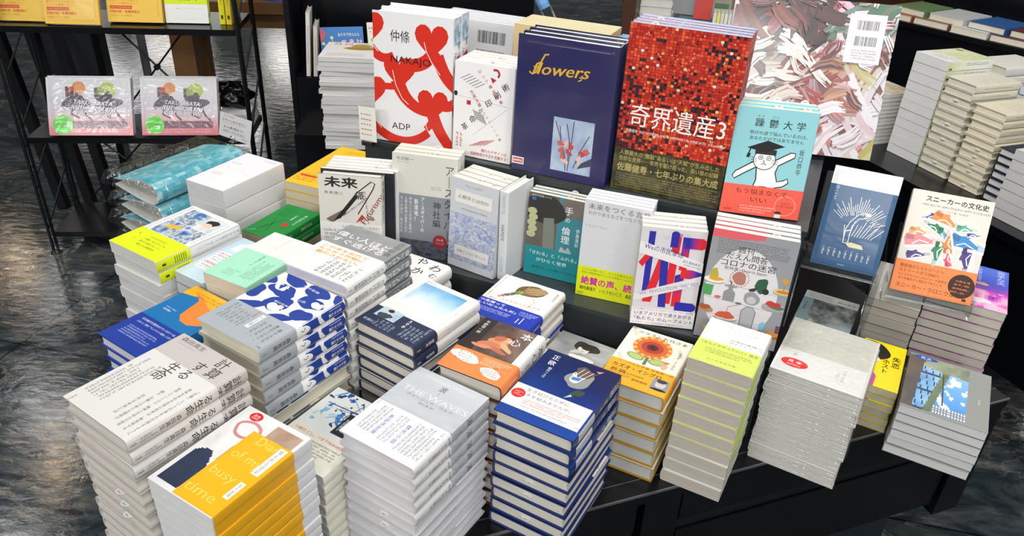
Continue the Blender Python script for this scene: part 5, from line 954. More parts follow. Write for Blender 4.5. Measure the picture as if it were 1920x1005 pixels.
S(spb(HB, cover='#e6e6e4', edge='#27304c', page='#dad5c6', front=sky, spine=sky_sp, sx=7, gap=1, obi=dict(y0=0, y1=33, col='#222c47', front=sky_obi, spine=sky_osp)),
  (-.153, 1.0835, -33.5, .129, .172, 12, .0245), 2, 'white hardcover with a pale blue sky picture and navy band, topmost', 'white hardcover with navy band', 'under the blue sky picture')
S(spb(HB, cover='#e8e6e3', edge='#4a2a22', page='#dcd6cb', front=honshin, spine=honshin_sp, sx=6, obi=dict(y0=0, y1=39, col='#e98548', front=honshin_obi, spine=honshin_osp)),
  (-.0240, 1.0265, -27.0, .119, .156, 8, .0325), 8, 'hardcover with a crouching painted figure and orange band, topmost of its stack', 'white spined hardcover with orange band', 'under the crouching painted figure')
S(spb(HB, cover='#e4e1db', edge='#d8d6cf', page='#dedaca', front=girl, spine=girl_sp, sx=7, obi=dict(y0=0, y1=38, col='#1f38a6', front=girl_obi, spine=girl_osp)),
  (.012, 1.2135, -27.9, .130, .153, 10, .0237), 3, 'cream hardcover with a blonde braid and royal blue band, topmost of its stack', 'cream hardcover with blue band', 'under the blonde braid')
S(spb(HB, cover='#e5e0cf', edge='#b08a2c', page='#c9cbc8', front=clara, sx=5, gap=1.2, obi=dict(y0=0, y1=38, col='#eda824', front=clara_obi, spine=clara_osp)),
  (.2505, 1.1125, -26.4, .120, .178, 6, .032), 1, 'cream hardcover with an orange sunflower and amber band, topmost of its stack', 'cream hardcover with gold edge', 'under the orange sunflower')
S(spb(PB, cover='#e3e3e2', page='#c4bcb1', hard=False, sx=5, front=poie, spine=poie_sp, obi=dict(y0=0, y1=48, col='#c6da62', front=poie_obi), slips=[(30, .5)]),
  (.375, 1.065, -27.4, .108, .138, 10, .0265), 7, 'thick white paperback with pencil drawing and lime band, topmost of its leaning stack', 'thick paperback with lime band', 'under the pencil drawn cover', lean=(-.012, -.012), jit=.0008)
S(spb('picture_book', cover='#c6c3b8', edge='#d2d1cb', page='#cfcfca', front=rural, sx=2, wrap=1, side=-1, film='wrap'),
  (.571, 1.131, -29.5, .155, .187, 16, .0131), 16, 'square beige linen book with red oval sticker, topmost of the film wrapped stack', 'thin beige book in clear film', 'under the beige linen cover', jit=.003)
S(spb('photo_book', cover='#8f918d', page='#d4d5d6', hard=False, front=bldg, mat='gloss', side=-1),
  (.836, 1.170, -28.7, .146, .192, 6, .019), 6, 'grey photo book with glass building and blue oval sticker, topmost at the table corner', 'white edged photo book', 'under the glass building cover')
S(spb(PB, cover='#efd90f', page='#cfc9b0', hard=False, front=host, mat='gloss'),
  (.750, 1.261, -28.4, .082, .167, 6, .0167), 6, 'yellow paperback with black hair and magenta shoulder, topmost beside the beige linen book', 'yellow covered paperback', 'with the black haired head')
S(spb(PB, cover='#e4e6e6', page='#dcdcdc', hard=False, sx=5, front=yobi, spine=yobi_sp, obi=dict(y0=0, y1=38, col='#dfee0c', front=yobi_obi, spine=yobi_osp)),
  (-.649, 1.301, -31.3, .138, .188, 12, .0250), 2, 'white paperback with photo collage and fluorescent yellow band, topmost of its stack', 'white paperback', 'under the photo collage cover', jit=.003)
S(spb(PB, cover='#ececef', page='#e0e0e2', hard=False, front=plainw),
  (-.659, 1.665, -26.8, .116, .192, 6, .045), 6, 'very thick plain white paperback, topmost, beside the turquoise folders', 'very thick plain white paperback', 'beside the turquoise folders', jit=.003)
S(spb(HB, cover='#1d74b2', edge='#1f3fa0', page='#dfdfe6', front=conv, sx=3, mat='gloss', obi=dict(y0=0, y1=42, col='#203f9e', front=conv_obi)),
  (-.561, 1.052, -32.9, .122, .186, 11, .0245), 11, 'hardcover with yellow, orange and blue waves, topmost beside the white birds', 'blue edged hardcover', 'under the yellow and blue waves', jit=.003)
S(spb(HB, cover='#e4e3d8', edge='#c9cbc6', page='#d9d6cc', front=nobody, sx=5, mat='gloss', obi=dict(y0=0, y1=40, col='#e8e5d6', front=nobody_obi)),
  (-.268, .903, -30.0, .122, .165, 9, .0205), 9, 'cream hardcover with blue watercolour blots and black title square, sunk between taller stacks', 'cream hardcover', 'under the blue watercolour blots')
S(spb(PB, cover='#c6dde9', page='#cfd2d6', hard=False, front=visual, mat='gloss', edge='#8a2f45'),
  (-.5445, 1.2545, -31.5, .077, .160, 11, .0247), 11, 'pale blue paperback with white label of red and black lettering, topmost', 'pale blue paperback', 'under the red lettered white label')
S(spb(PB, cover='#e3e4e0', page='#d9d3c2', hard=False, front=mint, obi=dict(y0=0, y1=58, col='#a6e0c2', front=mint_obi)),
  (-.456, 1.209, -27.1, .101, .178, 13, .0235), 13, 'white paperback with a wide mint green band, topmost of its stack', 'white paperback with mint band', 'under the mint green band')
S(spb(PB, cover='#1f8a3c', page='#cdbfa4', hard=False, front=green, spine=green_sp, edge='#1f8a3c', sx=2),
  (-.508, 1.499, -24.6, .093, .150, 10, .023), 2, 'green paperback with a red dot and crossed black lines, topmost', 'green paperback', 'under the red dot')
S(spb(PB, cover='#f5c42c', page='#dcd3b9', hard=False, front=yellowb),
  (-.432, 1.772, -20.9, .168, .248, 11, .022), 11, 'large golden yellow paperback lying flat, topmost of its stack', 'large golden yellow paperback', 'at the back of the table', jit=.003)
folders(-.852, 1.803, -28.2, .165, .275, 4, .058)
S(spb(HB, cover='#e8e7e5', page='#dedcd6', front=cat, sx=11, edge='#dddbd7'),
  (-.212, 1.304, -28.0, .128, .148, 7, .0329), 7, 'white round backed hardcover with loose black brush characters, topmost', 'white round backed hardcover', 'of loose black brush characters')
S(spb('photo_book', cover='#8a8c8e', page='#d6d6d4', hard=False, front=bwphoto, mat='gloss'),
  (.1215, 1.150, -29.0, .115, .14, 7, .0228), 7, 'grey paperback with a portrait of a curly haired person, beside the sunflower book', 'grey portrait paperback', 'under the curly haired portrait')
S(spb(PB, cover='#4a60cc', page='#c9c2b6', hard=False, edge='#34344c', spinecol='#8a7fb0', back='#8a7fb0', front=lambda a: (purp(a), purp_obi(a)), mat='gloss'),
  (1.016, 1.489, -28.9, .151, .204, 8, .021), 8, 'blue and magenta paperback, topmost of the stack behind the sneaker book', 'blue and magenta paperback', 'of magenta books by the table end')
S(spb(PB, cover='#c9c4ba', page='#b5aea2', hard=False, edge='#2e3038', front=faint),
  (.871, 1.500, -29.0, .105, .19, 7, .021), 7, 'grey edged paperback under the sneaker stand, topmost of its stack', 'grey edged paperback', 'under the clear sneaker stand')
S(spb('photo_book', cover='#8aa0aa', page='#d0d2d2', hard=False, front=photo, mat='gloss'),
  (.694, 1.432, -29.0, .116, .18, 5, .02), 5, 'blue grey photo book with rock picture, topmost below the clear stand', 'blue grey photo book', 'with the rock picture')

# ------------------------------------------------------------------ books standing on the tiers
def U(spec, p, top, what, where, **k): return stand(spec, *p, top, what, where, **k)
U(spb(HB, cover='#e9e8ea', spinecol='#e4e5e8', page='#d8dde4', edge='#e2e2e6', front=nakajo, spine=nakajo_sp, sx=1, mat='gloss'),
  (-.224, 1.553, 1.0, -15.7, 87.8, .175, .269, 2, .045), 'thick white book with linked red hearts, foremost of the two', 'thick white book with linked red hearts', 'of red hearts')
U(spb(PB, cover='#eceaea', page='#e2dfd9', hard=False, front=printart, spinecol='#eeecec', slips=[(60, .5)]),
  (-.077, 1.495, 1.0, -21.6, 86.6, .131, .194, 5, .018), 'white paperback with slanting black and crimson lettering, foremost of its row', 'white paperback with slanting lettering', 'beside the red hearts')
U(spb(HB, cover='#2c2a5c', page='#d6d6da', edge='#1c1b33', front=flowers, sx=3, mat='gloss', wrap=2),
  (.079, 1.416, 1.0, -22.1, 88.5, .196, .269, 3, .028), 'film wrapped dark violet book with gold script and flower picture, foremost', 'dark violet book with gold script', 'of dark violet books')
U(spb('photo_book', cover='#a8281e', page='#e0dcd8', edge='#a9b4cf', front=kikai, spine=kikai_sp, sx=2, mat='gloss', slips=[(20, .5)]),
  (.280, 1.347, 1.0, -22, 88.2, .209, .314, 4, .02), 'big red mosaic photo book with large white title, foremost of its row', 'big red mosaic photo book', 'of red mosaic books')
U(spb(PB, cover='#8fcbd2', page='#dcd9c8', hard=False, sx=2, front=sou, spine=sou_sp, obi=dict(y0=0, y1=28, col='#f2604c', front=sou_obi), slips=[(50, .4), (84, .5)]),
  (.447, 1.285, 1.0, -10.6, 81, .141, .195, 3, .02), 'pale blue paperback with white cat in a black cap, foremost', 'pale blue paperback with coral band', 'of white cats in caps')
U(spb('art_book', cover='#c9c4cc', page='#dcdce0', front=paint, sx=3, mat='gloss', wrap=3, edge='#d8d6da'),
  (.593, 1.596, 1.0, -10.5, 72.6, .328, .317, 1, .04), 'very large film wrapped art book with smeared red and white paint', 'art book', 'of painted covers')
U(spb(PB, cover='#d3d1c9', page='#e0ddd2', hard=False, front=jinja, spine=jinja_sp, sx=2, slips=[(60, .5)]),
  (-.190, 1.42, .8, -11, 84, .138, .222, 3, .018), 'grey paperback with vertical title and dark red dot, foremost of three', 'grey paperback with vertical title', 'beside the patterned blue cover', tilt2=89.5)
U(spb(HB, cover='#d9d5cd', page='#e0ddd2', front=mirai, spine=mirai_sp, edge='#2a2a2c', sx=1.5),
  (-.331, 1.377, .8, -4.6, 84, .128, .19, 1, .03), 'beige hardcover with red futurist lettering set on a slant', 'beige hardcover', 'of futurist lettering')
U(spb(PB, cover='#1b1f27', page='#e4e4e0', hard=False), (-.322, 1.416, .8, -4.6, 86, .15, .188, 1, .014), 'black fronted paperback, first behind the futurist lettering', 'black fronted paperback', 'behind the futurist lettering')
U(spb(PB, cover='#e2e2e0', page='#e6e5e0', hard=False, slips=[(70, .5)]), (-.316, 1.431, .8, -4.6, 86, .15, .186, 4, .0155), 'white paperback standing behind the black fronted one', 'white paperback', 'behind the black fronted one', tilt2=88)
U(spb(PB, cover='#cfd1d6', page='#e2ded2', hard=False, front=jinrui, slips=[(55, .4), (85, .5)]),
  (-.088, 1.373, .8, -30.7, 86, .113, .195, 4, .019), 'pale paperback with blue tangled line pattern and two cream title plates, foremost', 'pale paperback with blue line pattern', 'of blue tangled lines', tilt2=89.5)
U(spb(HB, cover='#dfe2e4', page='#e2dfd6', spine=hands_sp, spinecol='#dde0e2', back='#dfe2e4', sx=1.5),
  (-.0075, 1.3945, .8, -120.7, 90, .094, .196, 1, .021), 'white hardcover turned sideways, spine out, beside the blue tangled lines', 'white hardcover', 'of white spines')
U(spb(PB, cover='#3c8791', page='#e0dcd0', hard=False, front=te, obi=dict(y0=0, y1=35, col='#1f8d94', front=te_obi), slips=[(70, .5)]),
  (.080, 1.363, .8, -20.9, 86.8, .122, .179, 3, .0125), 'teal paperback with white vertical title and cut paper shapes, foremost', 'teal paperback', 'of teal cut paper covers', tilt2=89.5)
U(spb(PB, cover='#d6d8dc', page='#e4e4e4', hard=False, front=kotoba, obi=dict(y0=0, y1=32, col='#e2e91c', front=kotoba_obi)),
  (.189, 1.289, .8, -18, 88, .128, .205, 4, .0135), 'pale grey paperback with pink lettering on a yellow band, foremost', 'pale grey paperback with yellow band', 'of pink lettered yellow bands', tilt2=89.5)
U(spb(PB, cover='#d3d2d6', page='#e2dfd4', hard=False, front=we, slips=[(60, .5)]),
  (.285, 1.206, .8, -6.3, 82.8, .117, .194, 4, .0165), 'paperback with big red and blue folded letters, foremost of its row', 'paperback with red and blue letters', 'of red and blue letters', tilt2=89.5)
U(spb(PB, cover='#989aa0', page='#e2dfd4', hard=False, front=daen, spine=daen_sp, slips=[(72, .5)]),
  (.411, 1.163, .8, -16.8, 84.8, .145, .215, 4, .0172), 'grey paperback with a pale oval full of food pictures, foremost', 'grey paperback with pale oval', 'of pale ovals', tilt2=89.5)
# big books behind the back row
U(spb(PB, cover='#cfd0d4', page='#e6e4e2', hard=False, front=barcode, spinecol='#b83a4c'),
  (-.127, 1.831, 1.0, -22, 84, .21, .2, 6, .016), 'white paperback with two barcodes, foremost behind the red hearts', 'white paperback with two barcodes', 'behind the red hearts', tilt2=80)
U(spb('album_book', cover='#c9b285', page='#e4dcc2', sx=1, edge='#e0d6b8'),
  (.068, 1.600, 1.0, -22, 86, .205, .243, 7, .014), 'tan cloth book, foremost of the row behind the gold script', 'tan cloth book with cream edges', 'behind the gold script')
U(spb('album_book', cover='#2f78b4', page='#cfe0ea', sx=1, edge='#8fc0dc'),
  (.238, 1.530, 1.0, -22, 86, .14, .236, 5, .014), 'bright blue cloth book, foremost beside the tan cloth books', 'bright blue cloth book', 'beside the tan cloth books')
# ------------------------------------------------------------------ clear acrylic easels and their books
def easel(name, x, y, z, yaw, tilt, wd, legs, label, back=.2, th=.02):
    """clear plate leaning back on two side plates with a lip in front"""
    t = thing(name, label, 'stand'); a = R(yaw); T_ = R(tilt)
    u = Vector((math.cos(a), math.sin(a), 0)); hz = Vector((-math.sin(a), math.cos(a), 0)); v = hz*math.cos(T_)+Vector((0, 0, math.sin(T_))); nn = u.cross(v); o = Vector((x, y, z))
    def plate(nm, c, ex, ey, ez):
        mb = MB(); P = [c-ex-ey-ez, c+ex-ey-ez, c+ex+ey-ez, c-ex+ey-ez, c-ex-ey+ez, c+ex-ey+ez, c+ex+ey+ez, c-ex+ey+ez]
        sz = (ex.length, ey.length, ez.length); th = sz.index(min(sz))
        for k_, q in enumerate(((3, 2, 1, 0), (4, 5, 6, 7), (0, 1, 5, 4), (1, 2, 6, 5), (2, 3, 7, 6), (3, 0, 4, 7))):
            mb.face([P[k] for k in q], '#fff', 0 if (th == 2 and k_ < 2) or (th == 1 and k_ in (2, 4)) or (th == 0 and k_ in (3, 5)) else 1)
        mb.build(nm, [M['acrylic'], M['acrylic_edge']], t)
    plate('back_plate', o-nn*(th+.004)+v*back/2, u*wd/2, v*back/2, nn*.0015)
    plate('ledge', o+nn*(.008-th/2)-v*.005, u*(wd/2+.002), nn*(th/2+.012), v*.0015)
    plate('lip', o+nn*.022+v*.004, u*(wd/2+.002), v*.0105, nn*.0015)
    for s in (-1, 1):
        for lx, ly, z0, z1, dp in legs:
            top = o+u*(s*(wd/2+.004))+hz*ly; c = Vector((top.x, top.y, (z0+z1)/2)); plate('side_plate', c, u*.0015, hz*dp/2, Vector((0, 0, (z1-z0)/2)))
    return t
easel('acrylic_easel', .672, 1.388, .835, -23.4, 66.2, .142, [(0, .03, .7015, .90, .15)], 'clear acrylic easel holding the dark blue book', back=.20, th=.019)
U(spb(PB, cover='#2d567e', page='#dcdad2', hard=False, front=koto, wrap=2), (.675, 1.381, .840, -23.4, 66.2, .128, .204, 1, .014),
  'film wrapped dark blue paperback with white flashlight drawing, on a clear easel', 'dark blue paperback', 'on the clear easel')
easel('acrylic_easel', .875, 1.392, .770, -20.8, 59.1, .16, [(0, .022, .7510, .80, .05)], 'clear acrylic easel holding the sneaker book', back=.16, th=.024)
U(spb(PB, cover='#d3cfc4', page='#dcd8ca', hard=False, front=sneak, edge='#26221f', spinecol='#2a2522', obi=dict(y0=0, y1=31, col='#ee8145', front=sneak_obi)), (.876, 1.388, .774, -20.8, 59.1, .156, .219, 1, .022),
  'beige paperback with coloured sneakers and orange band, on a clear easel', 'beige paperback', 'on the clear easel')
# small price card by the red hearts
t = thing('price_card', 'small white card standing behind the red hearts book edge', 'card', (-.318, 1.545, 1.0), R(-20))
mb = MB(); mb.box(-.02, 0, .008, .02, .0012, .082, '#e6e3da'); 
for k in range(5):
    for q_ in range(4): mb.box(-.015+q_*.0065, -.0006, .066-k*.011, -.011+q_*.0065+.001*(k % 2), 0, .0675-k*.011, '#8a6a5c')
mb.build('card', M['matte'], t); mb = MB(); mb.box(-.012, -.008, 0, .012, .01, .008, '#222'); mb.build('clip_foot', M['blackmetal'], t)
t = thing('shelf_bracket', 'small black bracket at the end of the upper grey step', 'bracket', (-.300, 1.584, 0), R(-22))
mb = MB(); mb.box(-.013, -.004, .91, -.003, .012, .988); mb.build('upright', M['blackmetal'], t); mb = MB(); mb.box(-.013, -.0045, .978, .03, .006, .988); mb.build('arm', M['blackmetal'], t)

# ------------------------------------------------------------------ black wire rack on the marble floor
RX = Matrix.Translation((-1.855, 2.69, 0)) @ Matrix.Rotation(R(7), 4, 'Z')
t = thing('wire_rack', 'black wire rack with three boards standing on the marble floor', 'rack')
def rbox(mb, *p): mb.box(*p, '#111', 0, RX)
def rp(x, y, z): return RX @ Vector((x, y, z))
RW, RD_ = .835, .30
for z in (.095, .495, .9075):
    mb = MB(); rbox(mb, .012, .012, z-.022, RW-.012, RD_-.012, z); mb.build('shelf_board', M['black'], t)
for x, y in ((0, 0), (RW, 0), (0, RD_), (RW, RD_)):
    mb = MB(); s = 1 if y == 0 else -1
    for dy in (0, .032*s): mb.tube([rp(x, y+dy, .02), rp(x, y+dy, 1.55)], .0058, n=8)
    for k in range(9): z = .12+k*.17; mb.tube([rp(x, y, z), rp(x, y+.032*s, z)], .004, n=6)
    mb.build('post', M['blackmetal'], t)
    mb = MB(); p = rp(x, y+.016*s, 0); mb.lathe([(0, .022), (.013, .022), (.014, .010), (.021, .008), (.022, 0), (0, 0)], p, 16); mb.build('foot', M['chrome'], t)
for x in (0, RW):
    mb = MB()
    for k in range(6):
        z = .13+k*.2; mb.tube([rp(x, .032, z), rp(x, RD_-.032, z+.14)], .004, n=6)
    mb.build('side_brace', M['blackmetal'], t)
mb = MB(); mb.tube([rp(.25, RD_, .47), rp(.62, RD_, .9)], .004, n=6); mb.tube([rp(.62, RD_+.009, .47), rp(.25, RD_+.009, .9)], .004, n=6); mb.tube([rp(.435, RD_-.004, .685), rp(.435, RD_+.013, .685)], .012, n=10); mb.build('cross_brace', M['blackmetal'], t)
mb = MB(); mb.tube([rp(.05, RD_, .10), rp(.42, RD_, .47)], .004, n=6); mb.tube([rp(.42, RD_+.009, .10), rp(.05, RD_+.009, .47)], .004, n=6); mb.build('cross_brace', M['blackmetal'], t)
pk = dict(film='wrap', page='#dcdadd', hard=False, mat='gloss', sx=2)
U(spb('print_portfolio', cat='portfolio', cover='#d3d0d8', front=pink, wrap=5, **pk), (-1.612, 2.735, .498, 7.9, 66, .30, .215, 2, .016), 'pink and grey print portfolio in clear film, foremost at the rack post', 'pink portfolio in clear film', 'at the rack post')
U(spb('print_portfolio', cat='portfolio', cover='#d3d0d8', front=pink, wrap=5, wseed=9, **pk), (-1.295, 2.785, .498, 8.3, 64, .28, .215, 3, .012), 'pink and grey print portfolio in clear film, foremost behind the handwritten sign', 'pink portfolio in clear film', 'behind the handwritten sign')
for k in range(5):
    q = thing('catalogue', f'thin white catalogue, {ORD[4-k]} from the top, under the black plastic bag', 'book', rp(.755, .185, .497+k*.013), R(7+(k*7) % 5), 'white catalogues under the black bag')
    mb = MB(); mb.box(-.06, -.09, .0005, .06, .11, .0015, '#e6e6e6'); mb.box(-.06, -.09, .0105, .06, .11, .0115, '#ececec'); mb.box(-.06, -.09, .0016, -.059, .11, .0104, '#e6e6e6'); mb.build('cover', M['matte'], q); mb = MB(); mb.box(-.0585, -.089, .0016, .059, .109, .0104, '#d9d9d6'); mb.build('pages', M['pages'], q)
t = thing('plastic_bag', 'crumpled shiny black plastic bag lying on the white catalogues', 'bag', rp(.727, .215, .563), R(-14))
mb = MB(); n1, n2 = 22, 12
def bagp(i, j):
    a = i/n1*6.28318; b_ = -math.pi/2+math.pi*j/n2; w_ = 1+.18*math.sin(3*a+j)+.12*math.sin(7*a-2*j)
    return (.088*w_*math.cos(a)*math.cos(b_)**.5 if abs(math.cos(b_)) > 1e-6 else 0, .058*w_*math.sin(a)*max(0, math.cos(b_))**.5, max(0, .04+.045*math.sin(b_)*w_))
for i in range(n1):
    for j in range(n2): mb.face([bagp(i, j), bagp(i+1, j), bagp(i+1, j+1), bagp(i, j+1)], '#111')
mb.build('bag_body', M['bag'], t, smooth=True); mb = MB(); mb.tube([(-.08, .02, .06), (-.10, .0, .10), (-.09, -.03, .09), (-.07, -.04, .055)], .006, n=8); mb.build('handle', M['bag'], t)
# sign
t = thing('handwritten_sign', 'white handwritten card in a ring clip at the rack corner', 'sign', (-1.078, 2.745, .4985), R(-32))
SG = Matrix.Rotation(R(-15), 4, 'X')
mb = MB(); mb.box(-.088, 0, .012, .088, .0015, .102, '#e3e4e6', 0, SG)
A_ = Art(176, 90); A_.t('デザインのひきだし', 46, 72, 13, '#2b2b2e', w=76, b=0); A_.t('お1人様1冊までと', 46, 44, 13, '#2b2b2e', w=64, b=0); A_.t('させていただきます。', 48, 26, 13, '#2b2b2e', w=70, b=0); A_.dots(12, 86, 46, 93, 1, '#6b6b6e'); A_.dots(72, 8, 92, 16, 2, '#6b6b6e'); A_.ln([(10, 61), (72, 61)], .8, '#e6b25a')
for z_, pts, c in A_.ranked(): mb.face([SG @ Vector((-.088+x*.001, -.0003-z_*.001, .012+y*.001)) for x, y in pts], c)
mb.build('card', M['matte'], t)
mb = MB(); mb.tube([(.012*math.cos(k*.45), -.004, .016+.012*math.sin(k*.45)) for k in range(15)], .0016, n=6); mb.build('ring_clip', M['chrome'], t); mb = MB(); mb.box(-.015, -.012, 0, .015, .012, .006, '#ddd'); mb.build('clip_base', M['chrome'], t)
# books on the top board
TZ = .9085
U(spb(PB, cover='#f3c652', page='#d9cf9e', hard=False, front=trial, wrap=2), (-1.775, 2.765, TZ, 6, 74, .165, .235, 1, .018), 'golden yellow proof book in film at the rack top, beside the post', 'golden yellow book', 'on the rack')
U(spb(PB, cover='#f3c652', page='#d9cf9e', hard=False, front=trial, wrap=2), (-1.592, 2.752, TZ, 6, 74, .185, .25, 1, .018), 'golden yellow proof book in film, second along the rack top from the post', 'golden yellow book', 'on the rack')
U(spb(PB, cover='#f3c652', page='#d9cf9e', hard=False, front=trial), (-1.398, 2.815, TZ, 6, 74, .19, .25, 2, .024), 'golden yellow proof book, foremost of the thick pair on the rack top', 'golden yellow proof book', 'of the thick pair on the rack')
U(spb(PB, cover='#d9ec1f', page='#dcdcc8', hard=False, front=lime, spine=lime_sp), (-1.225, 2.852, TZ, 7, 78, .15, .25, 2, .016), 'lime yellow paperback with white band, foremost on the rack top', 'lime yellow paperback with white band', 'of the lime pair on the rack')
for k, (c, dx) in enumerate((('#e6e21c', 0), ('#f0d63a', .024))):
    U(spb(PB, cover=c, page='#dcd9b0', hard=False, spine=lime_sp, spinecol=c), (-1.124+dx, 2.945, TZ, -83, 88, .15, .235, 1, .021), ('bright yellow spine next to the lime paperbacks on the rack top', 'golden yellow spine at the far end of the rack top')[k], 'yellow paperback', 'on the rack end')
# ------------------------------------------------------------------ things beyond the rack
t = thing('wooden_table', 'brown wooden table frame standing behind the wire rack', 'table')
WX = Matrix.Translation((-1.62, 3.50, 0)) @ Matrix.Rotation(R(7), 4, 'Z')
def wb(nm, *p):
    mb = MB(); mb.box(*p, '#8a5', 0, WX); mb.build(nm, M['wood'], t)
wb('leg', .02, 0, 0, .12, .10, .80); wb('leg', .58, 0, 0, .68, .10, .80); wb('leg', .02, .22, 0, .12, .30, .80); wb('leg', .58, .22, 0, .68, .30, .80)
wb('rail', .12, .01, .73, .58, .09, .80); wb('table_top', 0, -.03, .80, .72, .40, .85); wb('foot_rail', .58, .10, .0, .68, .22, .07); wb('foot_rail', .02, .10, .0, .12, .22, .07)
t = thing('crate_box', 'brown wooden box standing on the wooden table frame', 'box', WX @ Vector((.53, .18, .85)), R(7))
for nm, p in (('panel', (-.16, -.16, 0, .16, -.145, .26)), ('panel', (-.16, .145, 0, .16, .16, .26)), ('panel', (-.16, -.145, 0, -.145, .145, .26)), ('panel', (.145, -.145, 0, .16, .145, .26)), ('bottom', (-.145, -.145, 0, .145, .145, .012))):
    mb = MB(); mb.box(*p); mb.build(nm, M['wood'], t)
t = thing('display_easel', 'black slatted display easel leaning on the floor behind the rack', 'easel')
for k, (x0, x1) in enumerate(((-2.25, -1.93), (-2.10, -1.80), (-1.98, -1.70))):
    mb = MB(); mb.tube([(x0-.12, 3.45, .95), (x1-.1, 3.10, .0)], .028, n=4); mb.build('leg', M['black'], t)
mb = MB(); mb.prism([(-2.30, 3.60), (-1.98, 3.64), (-1.98, 3.67), (-2.30, 3.63)], .42, .95); mb.build('panel', M['charcoal'], t)
for x in (-2.29, -2.0): mb = MB(); mb.box(x, 3.58, 0, x+.035, 3.64, .95); mb.build('leg', M['black'], t)
t = thing('pipe_stand', 'thin grey metal pole with round foot behind the rack', 'pole', (-2.05, 4.15, 0)); mb = MB(); mb.tube([(0, 0, .015), (0, 0, 1.2)], .022, n=12); mb.build('pole', M['greymetal'], t); mb = MB(); mb.lathe([(0, .02), (.12, .018), (.13, 0), (0, 0)], n=24); mb.build('foot', M['greymetal'], t)
t = thing('display_screen', 'tall charcoal display panel standing beside the wire rack', 'panel', (-.85, 3.12, 0), R(3))
mb = MB(); mb.box(-.075, 0, 0, .065, .05, 1.9); mb.build('panel', M['charcoal'], t); mb = MB(); mb.box(.0652, -.004, 0, .075, .054, 1.9); mb.build('edge_strip', M['blackmetal'], t); mb = MB(); mb.box(-.12, -.10, 0, .11, .18, .012); mb.build('base_plate', M['blackmetal'], t)
# poster at the top edge
t = thing('poster', 'blue and pink poster fixed in front of the charcoal panel', 'poster', (-.845, 3.05, .962), R(4)); mb = MB()
A_ = Art(330, 330); A_.g(30, 30, lambda x, y: pal(['#d65a8c', '#e88ab0', '#4a6fc0', '#2f50a8', '#7a5ab0'], fbm(x*5, y*5)*1.15), ly=0)
mb.box(-.15, .0, 0, .14, .002, .33, '#3a55a8')
for z_, pts, c in A_.ranked(): mb.face([(-.15+x*.00088, -.0006, y*.001) for x, y in pts], c)
mb.build('sheet', M['matte'], t); mb = MB(); mb.box(-.05, .002, .1, .04, .065, .12); mb.build('bracket', M['blackmetal'], t)
# black cabinet with magazines behind the table
CX = Matrix.Translation((-.80, 2.60, 0)) @ Matrix.Rotation(R(4), 4, 'Z')
t = thing('black_cabinet', 'tall black cabinet with a ledge carrying magazines behind the red hearts', 'cabinet')
for nm, p in (('ledge', (0, 0, 0, .80, .30, .60)), ('upper_ledge', (0, .12, .60, .80, .34, .772)), ('back_panel', (0, .345, 0, .86, .40, 1.7)), ('side_panel', (-.02, .12, 0, -.002, .40, 1.7))):
    mb = MB(); mb.box(*p, '#111', 0, CX); mb.build(nm, M['black'], t)
sp = spb('magazine', cover='#e6e3df', page='#dcdcdc', hard=False, front=magz, side=-1)
stack(sp, -.545, 2.585, 2, .24, .19, 20, .0158, 20, 'white magazine with red and gold print, topmost of the magazine pile', 'white magazine', 'of the pile below the blue children book', z0=.601, jit=.006, yj=2.2)
U(spb('picture_book', cover='#1f6fb8', page='#dcdcd8', front=kouji, edge='#1f6fb8', mat='gloss'), (-.640, 2.765, .774, 17, 72, .152, .165, 1, .014), 'blue picture book with smiling yellow blob, standing above the magazines', 'blue picture book', 'above the magazines')
U(spb('picture_book', cover='#e4e1d4', page='#dcdcd8', front=lambda a: (a.e(12, 66, 5, 5, '#b9c24a'), a.e(16, 40, 4, 4, '#3a3f52'), a.dots(4, 76, 40, 94, 2, '#555')), edge='#d9d6ca'), (-.48, 2.81, .774, 17, 72, .15, .18, 1, .012), 'cream picture book with star print, half hidden beside the blue one', 'cream picture book', 'above the magazines')
for k, (c, nm) in enumerate((('#d9d8d2', 'white spine, taller, standing beside the blue picture book'), ('#cfc9bf', 'pale spine with brown lettering standing against the blue picture book'))):
    U(spb('picture_book', cover=c, page='#dcdcd8', edge=c, spine=lambda a: a.dots(30, 20, 70, 80, 1, '#8a5a5a', True)), (-.785+k*.026, 2.79, .774, -80, 86, .12, .222-.045*k, 1, .016), nm, 'spine', 'above the magazines')
